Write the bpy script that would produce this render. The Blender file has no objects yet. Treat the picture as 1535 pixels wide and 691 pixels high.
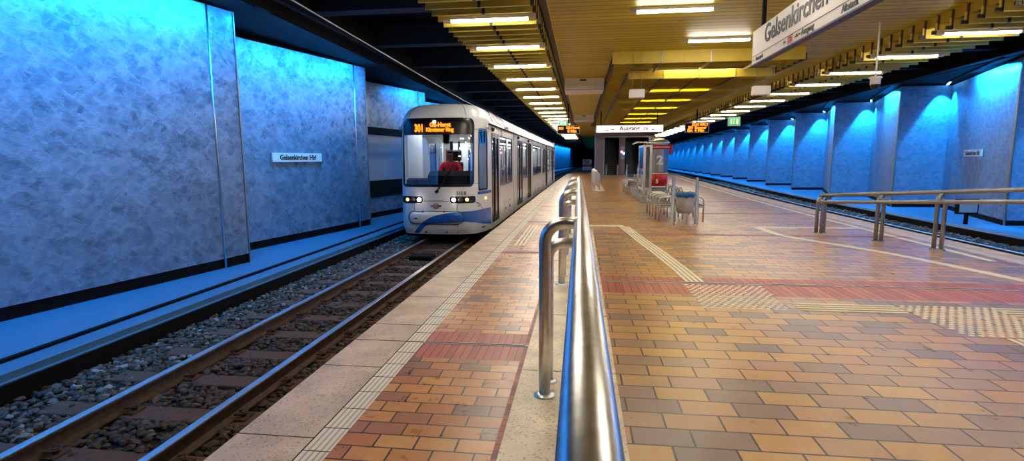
import bpy, bmesh, math, random
import numpy as np
from mathutils import Vector, Matrix
random.seed(7); np.random.seed(7)
SC = bpy.context.scene
COL = SC.collection
PI = math.pi
ORD = ['nearest', 'second', 'third', 'fourth', 'fifth', 'sixth', 'seventh', 'eighth', 'ninth', 'tenth', 'eleventh', 'twelfth',
       'thirteenth', 'fourteenth', 'fifteenth', 'sixteenth', 'seventeenth', 'eighteenth', 'nineteenth', 'twentieth',
       'twenty-first', 'twenty-second', 'twenty-third', 'twenty-fourth', 'twenty-fifth', 'twenty-sixth', 'twenty-seventh',
       'twenty-eighth', 'twenty-ninth', 'thirtieth']

# ------------------------------------------------------------------ the station bends gently to the right
_RY = [-50, 10, 16, 20, 24, 28, 36, 44, 55, 70, 100, 140]
_RS = [0, 0, .10, .25, .42, .66, 1.2, 1.85, 2.7, 3.6, 5.2, 7.5]
def shift(x, y):
    l = (y * y / 6700 if y > 0 else 0) + (1.6 * ((y - 75) / 50) ** 2 if y > 75 else 0)
    r = float(np.interp(y, _RY, _RS))
    t = min(1, max(0, (x - 3.0) / 3.6))
    return l * (1 - t) + r * t

# ------------------------------------------------------------------ materials
def srgb(r, g, b):
    f = lambda c: (c / 255 / 12.92) if c / 255 <= .04045 else ((c / 255 + .055) / 1.055) ** 2.4
    return (f(r), f(g), f(b), 1)
def newmat(name):
    m = bpy.data.materials.new(name); m.use_nodes = True
    nt = m.node_tree; b = nt.nodes['Principled BSDF']
    return m, nt, b
def lnk(nt, a, b): nt.links.new(a, b)
def mat(name, col, rough=.5, metal=0., noise=0., nscale=8., bump=0., bscale=60., spec=.5, coat=0.):
    m, nt, b = newmat(name)
    b.inputs['Base Color'].default_value = col
    b.inputs['Roughness'].default_value = rough
    b.inputs['Metallic'].default_value = metal
    b.inputs['Specular IOR Level'].default_value = spec
    b.inputs['Coat Weight'].default_value = coat
    tc = nt.nodes.new('ShaderNodeTexCoord')
    if noise > 0:
        n = nt.nodes.new('ShaderNodeTexNoise'); n.inputs['Scale'].default_value = nscale; n.inputs['Detail'].default_value = 6
        lnk(nt, tc.outputs['Object'], n.inputs['Vector'])
        mr = nt.nodes.new('ShaderNodeMapRange')
        mr.inputs['From Min'].default_value = .3; mr.inputs['From Max'].default_value = .7
        mr.inputs['To Min'].default_value = 1 - noise; mr.inputs['To Max'].default_value = 1 + noise
        lnk(nt, n.outputs['Fac'], mr.inputs['Value'])
        mx = nt.nodes.new('ShaderNodeVectorMath'); mx.operation = 'SCALE'
        mx.inputs[0].default_value = col[:3]
        lnk(nt, mr.outputs[0], mx.inputs['Scale']); lnk(nt, mx.outputs[0], b.inputs['Base Color'])
    if bump > 0:
        n = nt.nodes.new('ShaderNodeTexNoise'); n.inputs['Scale'].default_value = bscale; n.inputs['Detail'].default_value = 4
        lnk(nt, tc.outputs['Object'], n.inputs['Vector'])
        bp = nt.nodes.new('ShaderNodeBump'); bp.inputs['Strength'].default_value = bump; bp.inputs['Distance'].default_value = .01
        lnk(nt, n.outputs['Fac'], bp.inputs['Height']); lnk(nt, bp.outputs[0], b.inputs['Normal'])
    return m
def emis(name, col, s):
    m, nt, b = newmat(name)
    b.inputs['Base Color'].default_value = (.02, .02, .02, 1) if 'led' in name or 'green' in name else (.8, .8, .8, 1)
    b.inputs['Emission Color'].default_value = col; b.inputs['Emission Strength'].default_value = s
    return m
def glassmat(name, tint, refl=.12, rough=.02):
    m, nt, b = newmat(name); nt.nodes.remove(b)
    out = nt.nodes['Material Output']
    t = nt.nodes.new('ShaderNodeBsdfTransparent'); t.inputs[0].default_value = tint
    g = nt.nodes.new('ShaderNodeBsdfGlossy'); g.inputs[0].default_value = (1, 1, 1, 1); g.inputs['Roughness'].default_value = rough
    lw = nt.nodes.new('ShaderNodeLayerWeight'); lw.inputs['Blend'].default_value = .25
    mr = nt.nodes.new('ShaderNodeMapRange'); mr.inputs['To Min'].default_value = refl; mr.inputs['To Max'].default_value = .85
    lnk(nt, lw.outputs['Fresnel'], mr.inputs['Value'])
    mx = nt.nodes.new('ShaderNodeMixShader')
    lnk(nt, mr.outputs[0], mx.inputs[0]); lnk(nt, t.outputs[0], mx.inputs[1]); lnk(nt, g.outputs[0], mx.inputs[2])
    lnk(nt, mx.outputs[0], out.inputs[0])
    return m
def ramp(nt, stops, interp='LINEAR'):
    r = nt.nodes.new('ShaderNodeValToRGB'); r.color_ramp.interpolation = interp
    e = r.color_ramp.elements
    while len(e) < len(stops): e.new(.5)
    for k, (p, c) in enumerate(stops): e[k].position = p; e[k].color = c
    return r
def brickmat(name, w, h, ox, oy, stops, mortar, msize, rough=.4, rot=False, offset=.5, tint=.12):
    m, nt, b = newmat(name)
    tc = nt.nodes.new('ShaderNodeTexCoord'); mp = nt.nodes.new('ShaderNodeMapping')
    mp.inputs['Location'].default_value = (-ox, -oy, 0)
    lnk(nt, tc.outputs['Object'], mp.inputs['Vector'])
    vec = mp.outputs[0]
    bt = nt.nodes.new('ShaderNodeTexBrick')
    bt.inputs['Scale'].default_value = 1; bt.inputs['Brick Width'].default_value = w; bt.inputs['Row Height'].default_value = h
    bt.inputs['Mortar Size'].default_value = msize; bt.inputs['Mortar Smooth'].default_value = .15; bt.inputs['Bias'].default_value = 0
    bt.inputs['Color1'].default_value = (0, 0, 0, 1); bt.inputs['Color2'].default_value = (1, 1, 1, 1); bt.inputs['Mortar'].default_value = (.5, .5, .5, 1)
    bt.offset = offset; bt.offset_frequency = 2; bt.squash = 1
    lnk(nt, vec, bt.inputs['Vector'])
    rp = ramp(nt, stops); lnk(nt, bt.outputs['Color'], rp.inputs[0])
    n = nt.nodes.new('ShaderNodeTexNoise'); n.inputs['Scale'].default_value = 5; n.inputs['Detail'].default_value = 8; n.inputs['Roughness'].default_value = .7
    lnk(nt, tc.outputs['Object'], n.inputs['Vector'])
    mr = nt.nodes.new('ShaderNodeMapRange'); mr.inputs['From Min'].default_value = .3; mr.inputs['From Max'].default_value = .7
    mr.inputs['To Min'].default_value = 1 - tint; mr.inputs['To Max'].default_value = 1 + tint
    lnk(nt, n.outputs['Fac'], mr.inputs['Value'])
    sc = nt.nodes.new('ShaderNodeVectorMath'); sc.operation = 'SCALE'
    lnk(nt, rp.outputs[0], sc.inputs[0]); lnk(nt, mr.outputs[0], sc.inputs['Scale'])
    mix = nt.nodes.new('ShaderNodeMix'); mix.data_type = 'RGBA'
    lnk(nt, bt.outputs['Fac'], mix.inputs[0]); lnk(nt, sc.outputs[0], mix.inputs[6]); mix.inputs[7].default_value = mortar
    lnk(nt, mix.outputs[2], b.inputs['Base Color'])
    r2 = nt.nodes.new('ShaderNodeMapRange'); r2.inputs['To Min'].default_value = rough - .1; r2.inputs['To Max'].default_value = rough + .14
    lnk(nt, n.outputs['Fac'], r2.inputs['Value']); lnk(nt, r2.outputs[0], b.inputs['Roughness'])
    b.inputs['Specular IOR Level'].default_value = .6
    bp = nt.nodes.new('ShaderNodeBump'); bp.invert = True; bp.inputs['Strength'].default_value = .6; bp.inputs['Distance'].default_value = .004
    lnk(nt, bt.outputs['Fac'], bp.inputs['Height']); lnk(nt, bp.outputs[0], b.inputs['Normal'])
    return m
def swirlmat(name, base, scale, metal=.85, r0=.24, r1=.55, streak=9., lo=.5, hi=1.55):
    """sheet metal with overlapping brushed patches"""
    m, nt, b = newmat(name); N = nt.nodes.new
    tc = N('ShaderNodeTexCoord')
    def math_(op, a, c=None, d=None):
        q = N('ShaderNodeMath'); q.operation = op
        for i, v in enumerate((a, c, d)):
            if v is None: continue
            if isinstance(v, (int, float)): q.inputs[i].default_value = v
            else: lnk(nt, v, q.inputs[i])
        return q.outputs[0]
    sep = N('ShaderNodeSeparateXYZ'); lnk(nt, tc.outputs['Object'], sep.inputs[0])
    cb = N('ShaderNodeCombineXYZ'); lnk(nt, math_('ADD', sep.outputs[0], sep.outputs[1]), cb.inputs[0]); lnk(nt, sep.outputs[2], cb.inputs[1])
    wn = N('ShaderNodeTexNoise'); wn.inputs['Scale'].default_value = scale * 1.1; wn.inputs['Detail'].default_value = 4
    lnk(nt, cb.outputs[0], wn.inputs['Vector'])
    wa = N('ShaderNodeVectorMath'); wa.operation = 'SCALE'; wa.inputs['Scale'].default_value = .16 / scale; lnk(nt, wn.outputs['Color'], wa.inputs[0])
    wv = N('ShaderNodeVectorMath'); wv.operation = 'ADD'; lnk(nt, cb.outputs[0], wv.inputs[0]); lnk(nt, wa.outputs[0], wv.inputs[1])
    lay = []
    for k, (ang, sc_) in enumerate(((0.75, 1.), (-0.8, 1.15), (.35, 1.7), (-1.1, 2.1))):
        mp = N('ShaderNodeMapping'); mp.inputs['Location'].default_value = (k * 3.3, k * 1.7, 0); mp.inputs['Rotation'].default_value = (0, 0, ang); mp.inputs['Scale'].default_value = (scale * .78 * sc_, scale * 1.15 * sc_, 1)
        lnk(nt, wv.outputs[0], mp.inputs['Vector'])
        v = N('ShaderNodeTexVoronoi'); v.distance = 'CHEBYCHEV'; v.inputs['Scale'].default_value = 1; v.inputs['Randomness'].default_value = 1
        lnk(nt, mp.outputs[0], v.inputs['Vector'])
        s = N('ShaderNodeSeparateColor'); lnk(nt, v.outputs['Color'], s.inputs[0])
        # each patch fades from one side to the other, like a stroke of the brush
        d = math_('MULTIPLY', v.outputs['Distance'], .9)
        ms = N('ShaderNodeMapping'); ms.inputs['Rotation'].default_value = (0, 0, ang); ms.inputs['Scale'].default_value = (streak * .5, streak * 7, 1)
        lnk(nt, wv.outputs[0], ms.inputs['Vector'])
        n = N('ShaderNodeTexNoise'); n.inputs['Scale'].default_value = 1; n.inputs['Detail'].default_value = 3; lnk(nt, ms.outputs[0], n.inputs['Vector'])
        lay.append(math_('ADD', math_('ADD', math_('MULTIPLY', s.outputs[0], .8), d), math_('MULTIPLY', n.outputs['Fac'], .7)))
    t1 = math_('MAXIMUM', lay[0], lay[1]); t2 = math_('MAXIMUM', lay[2], lay[3])
    mx = math_('ADD', math_('MULTIPLY', t1, .55), math_('MULTIPLY', t2, .45))
    big = N('ShaderNodeTexNoise'); big.inputs['Scale'].default_value = .9; big.inputs['Detail'].default_value = 5; lnk(nt, cb.outputs[0], big.inputs['Vector'])
    tot = math_('ADD', math_('ADD', mx, .12), math_('MULTIPLY', big.outputs['Fac'], .45))
    def mr(f0, f1, a, c):
        q = N('ShaderNodeMapRange'); q.inputs['From Min'].default_value = f0; q.inputs['From Max'].default_value = f1; q.inputs['To Min'].default_value = a; q.inputs['To Max'].default_value = c
        lnk(nt, tot, q.inputs['Value']); return q.outputs[0]
    sc = N('ShaderNodeVectorMath'); sc.operation = 'SCALE'; sc.inputs[0].default_value = base[:3]; lnk(nt, mr(1.2, 2.1, lo, hi), sc.inputs['Scale'])
    lnk(nt, sc.outputs[0], b.inputs['Base Color'])
    lnk(nt, mr(1.2, 2.1, r1, r0), b.inputs['Roughness'])
    b.inputs['Metallic'].default_value = metal
    bp = N('ShaderNodeBump'); bp.inputs['Strength'].default_value = .45; bp.inputs['Distance'].default_value = .012
    lnk(nt, mx, bp.inputs['Height']); lnk(nt, bp.outputs[0], b.inputs['Normal'])
    return m
def terrazzo(name, c1, c2, c3, rough=.4):
    m, nt, b = newmat(name); N = nt.nodes.new
    tc = N('ShaderNodeTexCoord')
    v = N('ShaderNodeTexVoronoi'); v.inputs['Scale'].default_value = 95; lnk(nt, tc.outputs['Object'], v.inputs['Vector'])
    s = N('ShaderNodeSeparateColor'); lnk(nt, v.outputs['Color'], s.inputs[0])
    rp = ramp(nt, [(0, c3), (.05, c3), (.13, c1), (.75, c1), (1, c2)]); lnk(nt, s.outputs[0], rp.inputs[0])
    n = N('ShaderNodeTexNoise'); n.inputs['Scale'].default_value = 3.; n.inputs['Detail'].default_value = 9; lnk(nt, tc.outputs['Object'], n.inputs['Vector'])
    mr = N('ShaderNodeMapRange'); mr.inputs['From Min'].default_value = .3; mr.inputs['From Max'].default_value = .7; mr.inputs['To Min'].default_value = .72; mr.inputs['To Max'].default_value = 1.12
    lnk(nt, n.outputs['Fac'], mr.inputs['Value'])
    sc = N('ShaderNodeVectorMath'); sc.operation = 'SCALE'; lnk(nt, rp.outputs[0], sc.inputs[0]); lnk(nt, mr.outputs[0], sc.inputs['Scale'])
    lnk(nt, sc.outputs[0], b.inputs['Base Color']); b.inputs['Roughness'].default_value = rough
    return m
def stripemat(name, base, pitch, axis=1, dark=.45, rough=.5, frac=.07, big=.15):
    """boards or ribs: thin darker joints every `pitch` along an axis"""
    m, nt, b = newmat(name); N = nt.nodes.new
    tc = N('ShaderNodeTexCoord'); sep = N('ShaderNodeSeparateXYZ'); lnk(nt, tc.outputs['Object'], sep.inputs[0])
    d = N('ShaderNodeMath'); d.operation = 'DIVIDE'; lnk(nt, sep.outputs[axis], d.inputs[0]); d.inputs[1].default_value = pitch
    fr = N('ShaderNodeMath'); fr.operation = 'FRACT'; lnk(nt, d.outputs[0], fr.inputs[0])
    lt = N('ShaderNodeMath'); lt.operation = 'LESS_THAN'; lnk(nt, fr.outputs[0], lt.inputs[0]); lt.inputs[1].default_value = frac
    fl = N('ShaderNodeMath'); fl.operation = 'FLOOR'; lnk(nt, d.outputs[0], fl.inputs[0])
    wn = N('ShaderNodeTexWhiteNoise'); wn.noise_dimensions = '1D'; lnk(nt, fl.outputs[0], wn.inputs['W'])
    mr = N('ShaderNodeMapRange'); mr.inputs['To Min'].default_value = 1 - big; mr.inputs['To Max'].default_value = 1 + big; lnk(nt, wn.outputs['Value'], mr.inputs['Value'])
    sc = N('ShaderNodeVectorMath'); sc.operation = 'SCALE'; sc.inputs[0].default_value = base[:3]; lnk(nt, mr.outputs[0], sc.inputs['Scale'])
    mx = N('ShaderNodeMix'); mx.data_type = 'RGBA'; lnk(nt, lt.outputs[0], mx.inputs[0]); lnk(nt, sc.outputs[0], mx.inputs[6])
    mx.inputs[7].default_value = (base[0] * dark, base[1] * dark, base[2] * dark, 1)
    lnk(nt, mx.outputs[2], b.inputs['Base Color']); b.inputs['Roughness'].default_value = rough
    return m

M = {}
M['brick_l'] = brickmat('clinker_small', .236, .142, -.439, 2.842 - .142 * 20,
    [(0, srgb(134, 100, 82)), (.14, srgb(160, 112, 82)), (.34, srgb(194, 124, 72)), (.6, srgb(212, 150, 84)), (.8, srgb(218, 160, 92)), (1, srgb(200, 128, 70))], srgb(58, 42, 38), .006, .28)
M['brick_r'] = brickmat('clinker_large', .345, .2, .53, 2.904 - .2 * 20,
    [(0, srgb(150, 124, 104)), (.2, srgb(160, 128, 106)), (.34, srgb(190, 146, 104)), (.5, srgb(202, 154, 98)), (.66, srgb(214, 166, 92)), (.82, srgb(194, 144, 106)), (1, srgb(216, 160, 84))], srgb(62, 48, 42), .007, .29, offset=.62)
M['brick_redr'] = brickmat('clinker_red_large', .092, .9, 0, 6.3, [(0, srgb(178, 92, 74)), (.5, srgb(194, 104, 82)), (1, srgb(204, 120, 96))], srgb(84, 48, 42), .005, .4, offset=0)
M['brick_red'] = brickmat('clinker_red', .064, .9, 0, 3.9, [(0, srgb(160, 76, 60)), (.5, srgb(182, 90, 70)), (1, srgb(194, 106, 82))], srgb(74, 42, 38), .004, .4, offset=0)
M['brick_border'] = brickmat('clinker_border', .3, .072, 0, 0, [(0, srgb(120, 50, 42)), (.5, srgb(156, 66, 52)), (1, srgb(170, 80, 60))], srgb(60, 38, 34), .004, .45, offset=0)
M['edge_slab'] = terrazzo('edge_slab', srgb(224, 198, 170), srgb(236, 212, 186), srgb(186, 152, 126), .40)
M['stone_strip'] = terrazzo('cream_stone', srgb(238, 220, 186), srgb(246, 234, 206), srgb(200, 160, 118), .45)
M['rib_tile'] = stripemat('ribbed_tile', srgb(238, 226, 206), .0355, 0, .55, .5, .35, .05)
M['cream'] = mat('cream_ceramic', srgb(248, 240, 212), .45, noise=.08, nscale=20)
M['drain'] = mat('drain_metal', srgb(196, 190, 188), .45, .3, noise=.2)
M['gap_dark'] = mat('joint_dark', srgb(50, 42, 38), .8)
M['steel'] = mat('brushed_steel', (.72, .71, .68, 1), .30, 1., noise=.12, nscale=30, bump=.02, bscale=300)
M['steel_dull'] = mat('satin_steel', (.34, .33, .31, 1), .42, 1., noise=.12, nscale=14)
M['ceil'] = stripemat('ceiling_board', srgb(198, 180, 26), .25, 1, .34, .5, .15, .14)
M['board'] = mat('baffle_board', srgb(218, 190, 66), .55, noise=.08, nscale=3)
M['board_dark'] = mat('baffle_board_brown', srgb(176, 144, 30), .55, noise=.1, nscale=3)
M['board_lit_yellow'] = mat('baffle_board_lit_yellow', srgb(252, 222, 12), .5)  # lamp glow on these boards is partly put into the brighter yellow
M['brown_dark'] = mat('hanger_brown', srgb(66, 50, 28), .6)
M['black'] = mat('black_paint', srgb(12, 12, 14), .85, spec=.15)
M['soffit'] = mat('dark_soffit', srgb(9, 10, 13), .95, noise=.25, nscale=2, spec=.1)
M['beam'] = mat('dark_beam', srgb(18, 20, 26), .8, noise=.2, nscale=2)
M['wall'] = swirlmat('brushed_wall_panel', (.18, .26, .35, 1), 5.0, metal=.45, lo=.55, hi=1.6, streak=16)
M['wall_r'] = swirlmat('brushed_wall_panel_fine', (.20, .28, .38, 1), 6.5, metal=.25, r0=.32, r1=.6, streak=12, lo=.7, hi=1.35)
M['wall_plain'] = mat('smooth_panel', srgb(165, 168, 178), .45, .3, noise=.06, nscale=2)
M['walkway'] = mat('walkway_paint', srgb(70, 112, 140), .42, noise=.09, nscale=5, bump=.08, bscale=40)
M['rail_top'] = mat('rail_polished', (.70, .70, .72, 1), .34, 1., noise=.08, nscale=60)
M['rail_side'] = mat('rail_rust', srgb(76, 56, 44), .75, .2, noise=.3, nscale=18)
M['sleeper'] = mat('sleeper_wood', srgb(94, 68, 52), .85, noise=.25, nscale=14, bump=.4, bscale=50)
M['rust'] = mat('clip_rust', srgb(84, 58, 42), .85, .2, noise=.35, nscale=30, bump=.3, bscale=80)
M['soil'] = mat('track_bed', srgb(44, 36, 32), .95, noise=.35, nscale=12, bump=1., bscale=30)
M['white_box'] = mat('white_panel', srgb(236, 230, 220), .5, noise=.04, nscale=3)
M['sign_white'] = mat('sign_face', srgb(232, 222, 208), .45)
M['sign_blue_grey'] = mat('sign_edge', srgb(64, 60, 96), .5)
M['ink'] = mat('ink_black', srgb(18, 18, 20), .5)
M['ink_red'] = mat('ink_red', srgb(196, 44, 36), .5)
M['red'] = mat('red_enamel', srgb(200, 20, 24), .3)
M['white'] = mat('white_enamel', srgb(246, 244, 240), .35)
M['grey_wall'] = mat('grey_stone', srgb(128, 116, 110), .6, noise=.08, nscale=3)
M['concrete'] = mat('concrete', srgb(160, 154, 146), .7, noise=.14, nscale=6)
M['portal_dark'] = mat('stairwell_dark', srgb(24, 26, 32), .7)
M['step'] = stripemat('escalator_step', srgb(92, 98, 108), .2, 2, .3, .5, .3, .05)
M['bag_blue'] = mat('plastic_bag_blue', srgb(10, 96, 150), .35, bump=.5, bscale=30)
M['lamp_w'] = emis('lamp_white', (1, .92, .78, 1), 44)
M['lamp_end'] = mat('lamp_end', srgb(200, 188, 160), .5)
M['lamp_y'] = emis('lamp_warm', (1, .90, .45, 1), 60)
M['lamp_b'] = emis('lamp_blue', (.02, .36, 1, 1), 14)
M['lamp_b2'] = emis('lamp_blue_bar', (.10, .50, 1, 1), 10)
M['green_sign'] = emis('exit_sign_green', (.02, .6, .12, 1), .8)
M['sign_lit'] = emis('lit_sign_face', (1, .93, .93, 1), .8)
M['led'] = emis('led_amber', (1, .20, .004, 1), 2.2)
M['tram_white'] = mat('tram_white', srgb(226, 228, 228), .3, coat=.15)
M['tram_blue'] = mat('tram_blue', srgb(26, 98, 190), .25, coat=.4)
M['tram_grey'] = mat('tram_grey', srgb(150, 152, 154), .35)
M['tram_black'] = mat('tram_black', srgb(16, 16, 18), .25)
M['rubber'] = mat('rubber', srgb(20, 20, 22), .85, spec=.2)
M['tram_glass'] = glassmat('tram_glass', (.58, .66, .74, 1), .15)
M['tram_glass_side'] = glassmat('tram_side_glass', (.6, .65, .7, 1), .14)
M['tram_in'] = mat('tram_interior', srgb(222, 222, 220), .5)
M['tram_floor'] = mat('tram_floor', srgb(90, 92, 98), .6)
M['tram_red'] = mat('tram_red', srgb(196, 50, 40), .3)
M['seat_blue'] = mat('seat_fabric', srgb(60, 66, 120), .85, noise=.2, nscale=40)
M['tram_lamp'] = emis('cabin_light', (1, .97, .93, 1), 18)
M['headlight'] = emis('headlight', (1, .9, .78, 1), 45)
M['headlight_b'] = emis('headlight_cold', (.75, .85, 1, 1), 90)
M['amber'] = emis('amber_lamp', (1, .35, .06, 1), 6)
M['headlens'] = mat('lamp_lens', srgb(90, 84, 84), .15)
M['skin'] = mat('skin', srgb(150, 102, 80), .55)
M['hair'] = mat('hair', srgb(30, 24, 22), .7)
M['shirt'] = mat('red_shirt', srgb(206, 22, 34), .8)
M['trousers'] = mat('dark_trousers', srgb(26, 28, 36), .85)
M['glass'] = glassmat('showcase_glass', (.85, .9, .9, 1), .14)
M['poster'] = mat('poster_paper', srgb(206, 208, 206), .5, noise=.15, nscale=9)
M['red_l'] = emis('signal_red', (1, .1, .1, 1), 12)
M['blue_l'] = emis('signal_blue', (.1, .2, 1, 1), 12)

# ------------------------------------------------------------------ mesh builder
class MB:
    def __init__(s): s.v = []; s.f = []; s.m = []; s.sm = []
    def add(s, vs, fs, mi=0, smooth=False):
        o = len(s.v); s.v += [tuple(p) for p in vs]
        for f in fs: s.f.append(tuple(i + o for i in f)); s.m.append(mi); s.sm.append(smooth)
        return s
    def box(s, x0, x1, y0, y1, z0, z1, mi=0, step=None):
        if step:
            n = max(1, int(math.ceil((y1 - y0) / step)))
            return s.ext([(x0, z0), (x1, z0), (x1, z1), (x0, z1)], y0, y1, (y1 - y0) / n, mi)
        vs = [(x, y, z) for z in (z0, z1) for y in (y0, y1) for x in (x0, x1)]
        return s.add(vs, [(0, 2, 3, 1), (4, 5, 7, 6), (0, 1, 5, 4), (2, 6, 7, 3), (0, 4, 6, 2), (1, 3, 7, 5)], mi)
    def ext(s, prof, y0, y1, step, mi=0, smooth=False, caps=True):
        """closed (x, z) profile carried along Y (profile anticlockwise seen from -Y)"""
        n = max(1, int(round((y1 - y0) / step))); k = len(prof); vs = []
        for i in range(n + 1):
            y = y0 + (y1 - y0) * i / n
            vs += [(x, y, z) for x, z in prof]
        fs = [(i * k + j, i * k + (j + 1) % k, (i + 1) * k + (j + 1) % k, (i + 1) * k + j) for i in range(n) for j in range(k)]
        if caps: fs += [tuple(range(k))[::-1], tuple(n * k + j for j in range(k))]
        return s.add(vs, fs, mi, smooth)
    def obox(s, c, dx, dy, dz, hx, hy, hz, mi=0):
        c, dx, dy, dz = map(Vector, (c, dx, dy, dz))
        vs = [c + dx * a * hx + dy * b * hy + dz * e * hz for e in (-1, 1) for b in (-1, 1) for a in (-1, 1)]
        return s.add(vs, [(0, 2, 3, 1), (4, 5, 7, 6), (0, 1, 5, 4), (2, 6, 7, 3), (0, 4, 6, 2), (1, 3, 7, 5)], mi)
    def tube(s, path, r, n=12, mi=0, caps=True, closed=False):
        P = [Vector(p) for p in path]; k = len(P); R = r if isinstance(r, (list, tuple)) else [r] * k
        T = []
        for i in range(k):
            a = P[i - 1] if (i > 0 or closed) else P[i]; b = P[(i + 1) % k] if (i < k - 1 or closed) else P[i]
            T.append((b - a).normalized())
        up = Vector((0, 0, 1)) if abs(T[0].z) < .9 else Vector((1, 0, 0))
        u = T[0].cross(up).normalized(); vs = []
        for i in range(k):
            u = (u - T[i] * u.dot(T[i])).normalized(); w = T[i].cross(u)
            vs += [P[i] + (u * math.cos(2 * PI * j / n) + w * math.sin(2 * PI * j / n)) * R[i] for j in range(n)]
        m = k if closed else k - 1
        fs = [(i * n + j, ((i + 1) % k) * n + j, ((i + 1) % k) * n + (j + 1) % n, i * n + (j + 1) % n) for i in range(m) for j in range(n)]
        s.add(vs, [f[::-1] for f in fs], mi, True)
        if caps and not closed:
            o = len(s.v) - k * n
            s.f.append(tuple(o + j for j in range(n))); s.m.append(mi); s.sm.append(False)
            s.f.append(tuple(o + (k - 1) * n + j for j in range(n))[::-1]); s.m.append(mi); s.sm.append(False)
        return s
    def lathe(s, prof, c=(0, 0, 0), n=24, mi=0, smooth=True):
        """(r, z) profile turned about the vertical through c"""
        k = len(prof); vs = [(c[0] + r * math.cos(2 * PI * j / n), c[1] + r * math.sin(2 * PI * j / n), c[2] + z) for r, z in prof for j in range(n)]
        fs = [(i * n + j, i * n + (j + 1) % n, (i + 1) * n + (j + 1) % n, (i + 1) * n + j) for i in range(k - 1) for j in range(n)]
        return s.add(vs, fs, mi, smooth)
    def cyl(s, c, r, z0, z1, n=20, mi=0):
        s.lathe([(r, z0), (r, z1)], c, n, mi)
        for z, d in ((z0, -1), (z1, 1)):
            vs = [(c[0] + r * math.cos(2 * PI * j / n), c[1] + r * math.sin(2 * PI * j / n), c[2] + z) for j in range(n)]
            f = tuple(range(n)); s.add(vs, [f if d > 0 else f[::-1]], mi)
        return s
    def ball(s, c, rx, ry, rz, n=12, mi=0):
        prof = [(math.sin(PI * i / n), -math.cos(PI * i / n)) for i in range(n + 1)]
        vs = [(c[0] + rx * max(r, .001) * math.cos(2 * PI * j / (2 * n)), c[1] + ry * max(r, .001) * math.sin(2 * PI * j / (2 * n)), c[2] + rz * z) for r, z in prof for j in range(2 * n)]
        m = 2 * n
        fs = [(i * m + j, i * m + (j + 1) % m, (i + 1) * m + (j + 1) % m, (i + 1) * m + j) for i in range(n) for j in range(m)]
        return s.add(vs, fs, mi, True)
    def prism(s, pts, axis, a0, a1, mi=0):
        """2D polygon carried along one axis"""
        def P(p, a):
            return (a, p[0], p[1]) if axis == 0 else ((p[0], a, p[1]) if axis == 1 else (p[0], p[1], a))
        k = len(pts); vs = [P(p, a0) for p in pts] + [P(p, a1) for p in pts]
        fs = [(j, (j + 1) % k, k + (j + 1) % k, k + j) for j in range(k)] + [tuple(range(k))[::-1], tuple(range(k, 2 * k))]
        return s.add(vs, fs, mi)
    def build(s, name, mats, parent=None, bend=False, local=False, fix=True, bevel=0.):
        me = bpy.data.meshes.new(name); vs = s.v
        if bend: vs = [(x + shift(x, y), y, z) for x, y, z in vs]
        if parent is not None and not local:
            l = abs_loc(parent); vs = [(x - l[0], y - l[1], z - l[2]) for x, y, z in vs]
        me.from_pydata(vs, [], s.f)
        if not isinstance(mats, (list, tuple)): mats = [mats]
        for m in mats: me.materials.append(m)
        me.polygons.foreach_set('material_index', s.m); me.polygons.foreach_set('use_smooth', s.sm)
        me.update()
        if fix:
            bm = bmesh.new(); bm.from_mesh(me); bmesh.ops.recalc_face_normals(bm, faces=bm.faces); bm.to_mesh(me); bm.free()
        o = bpy.data.objects.new(name, me); COL.objects.link(o)
        if parent is not None: o.parent = parent
        if bevel > 0:
            b = o.modifiers.new('bevel', 'BEVEL'); b.width = bevel; b.segments = 2; b.limit_method = 'ANGLE'; b.angle_limit = .7
        return o
def abs_loc(o):
    l = Vector((0, 0, 0))
    while o is not None: l = l + o.location; o = o.parent
    return l
def tag(o, label, cat, group=None, kind=None):
    o['label'] = label; o['category'] = cat
    if group: o['group'] = group
    if kind: o['kind'] = kind
    return o
def struct(o): o['kind'] = 'structure'; return o
def thing(name, label, cat, loc=(0, 0, 0), group=None):
    o = bpy.data.objects.new(name, None); COL.objects.link(o); o.location = loc; o.empty_display_size = .2
    return tag(o, label, cat, group)
def copy_tree(o, parent=None):
    kids = list(o.children); c = o.copy(); COL.objects.link(c); c.parent = parent
    for ch in kids: copy_tree(ch, c)
    return c
def text(name, body, size, matl, parent, loc, rot, off=0., extrude=.002, align='LEFT', xs=1., local=False, spacing=1.):
    cu = bpy.data.curves.new('t', 'FONT'); cu.body = body; cu.size = size; cu.offset = off; cu.extrude = extrude; cu.align_x = align; cu.align_y = 'BOTTOM_BASELINE'
    cu.space_character = spacing; cu.resolution_u = 3
    to = bpy.data.objects.new('t', cu); COL.objects.link(to)
    dg = bpy.context.evaluated_depsgraph_get(); me = bpy.data.meshes.new_from_object(to.evaluated_get(dg))
    bpy.data.objects.remove(to); bpy.data.curves.remove(cu)
    mt = Matrix.Rotation(0, 4, 'X'); R = rot.to_4x4() if isinstance(rot, Matrix) else rot
    me.transform(R @ Matrix.Diagonal((xs, 1, 1, 1)))
    me.materials.clear(); me.materials.append(matl); me.name = name
    o = bpy.data.objects.new(name, me); COL.objects.link(o)
    l = Vector(loc)
    if parent is not None:
        if not local: l = l - abs_loc(parent)
        o.parent = parent
    o.location = l
    return o
def frame_rot(xdir, up=(0, 0, 1)):
    """rotation whose text runs along xdir, upright, and faces xdir x up"""
    x = Vector(xdir).normalized(); y = Vector(up).normalized(); z = x.cross(y).normalized(); y = z.cross(x)
    return Matrix((x, y, z)).transposed()
FACE_CAM = frame_rot((1, 0, 0))
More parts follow.
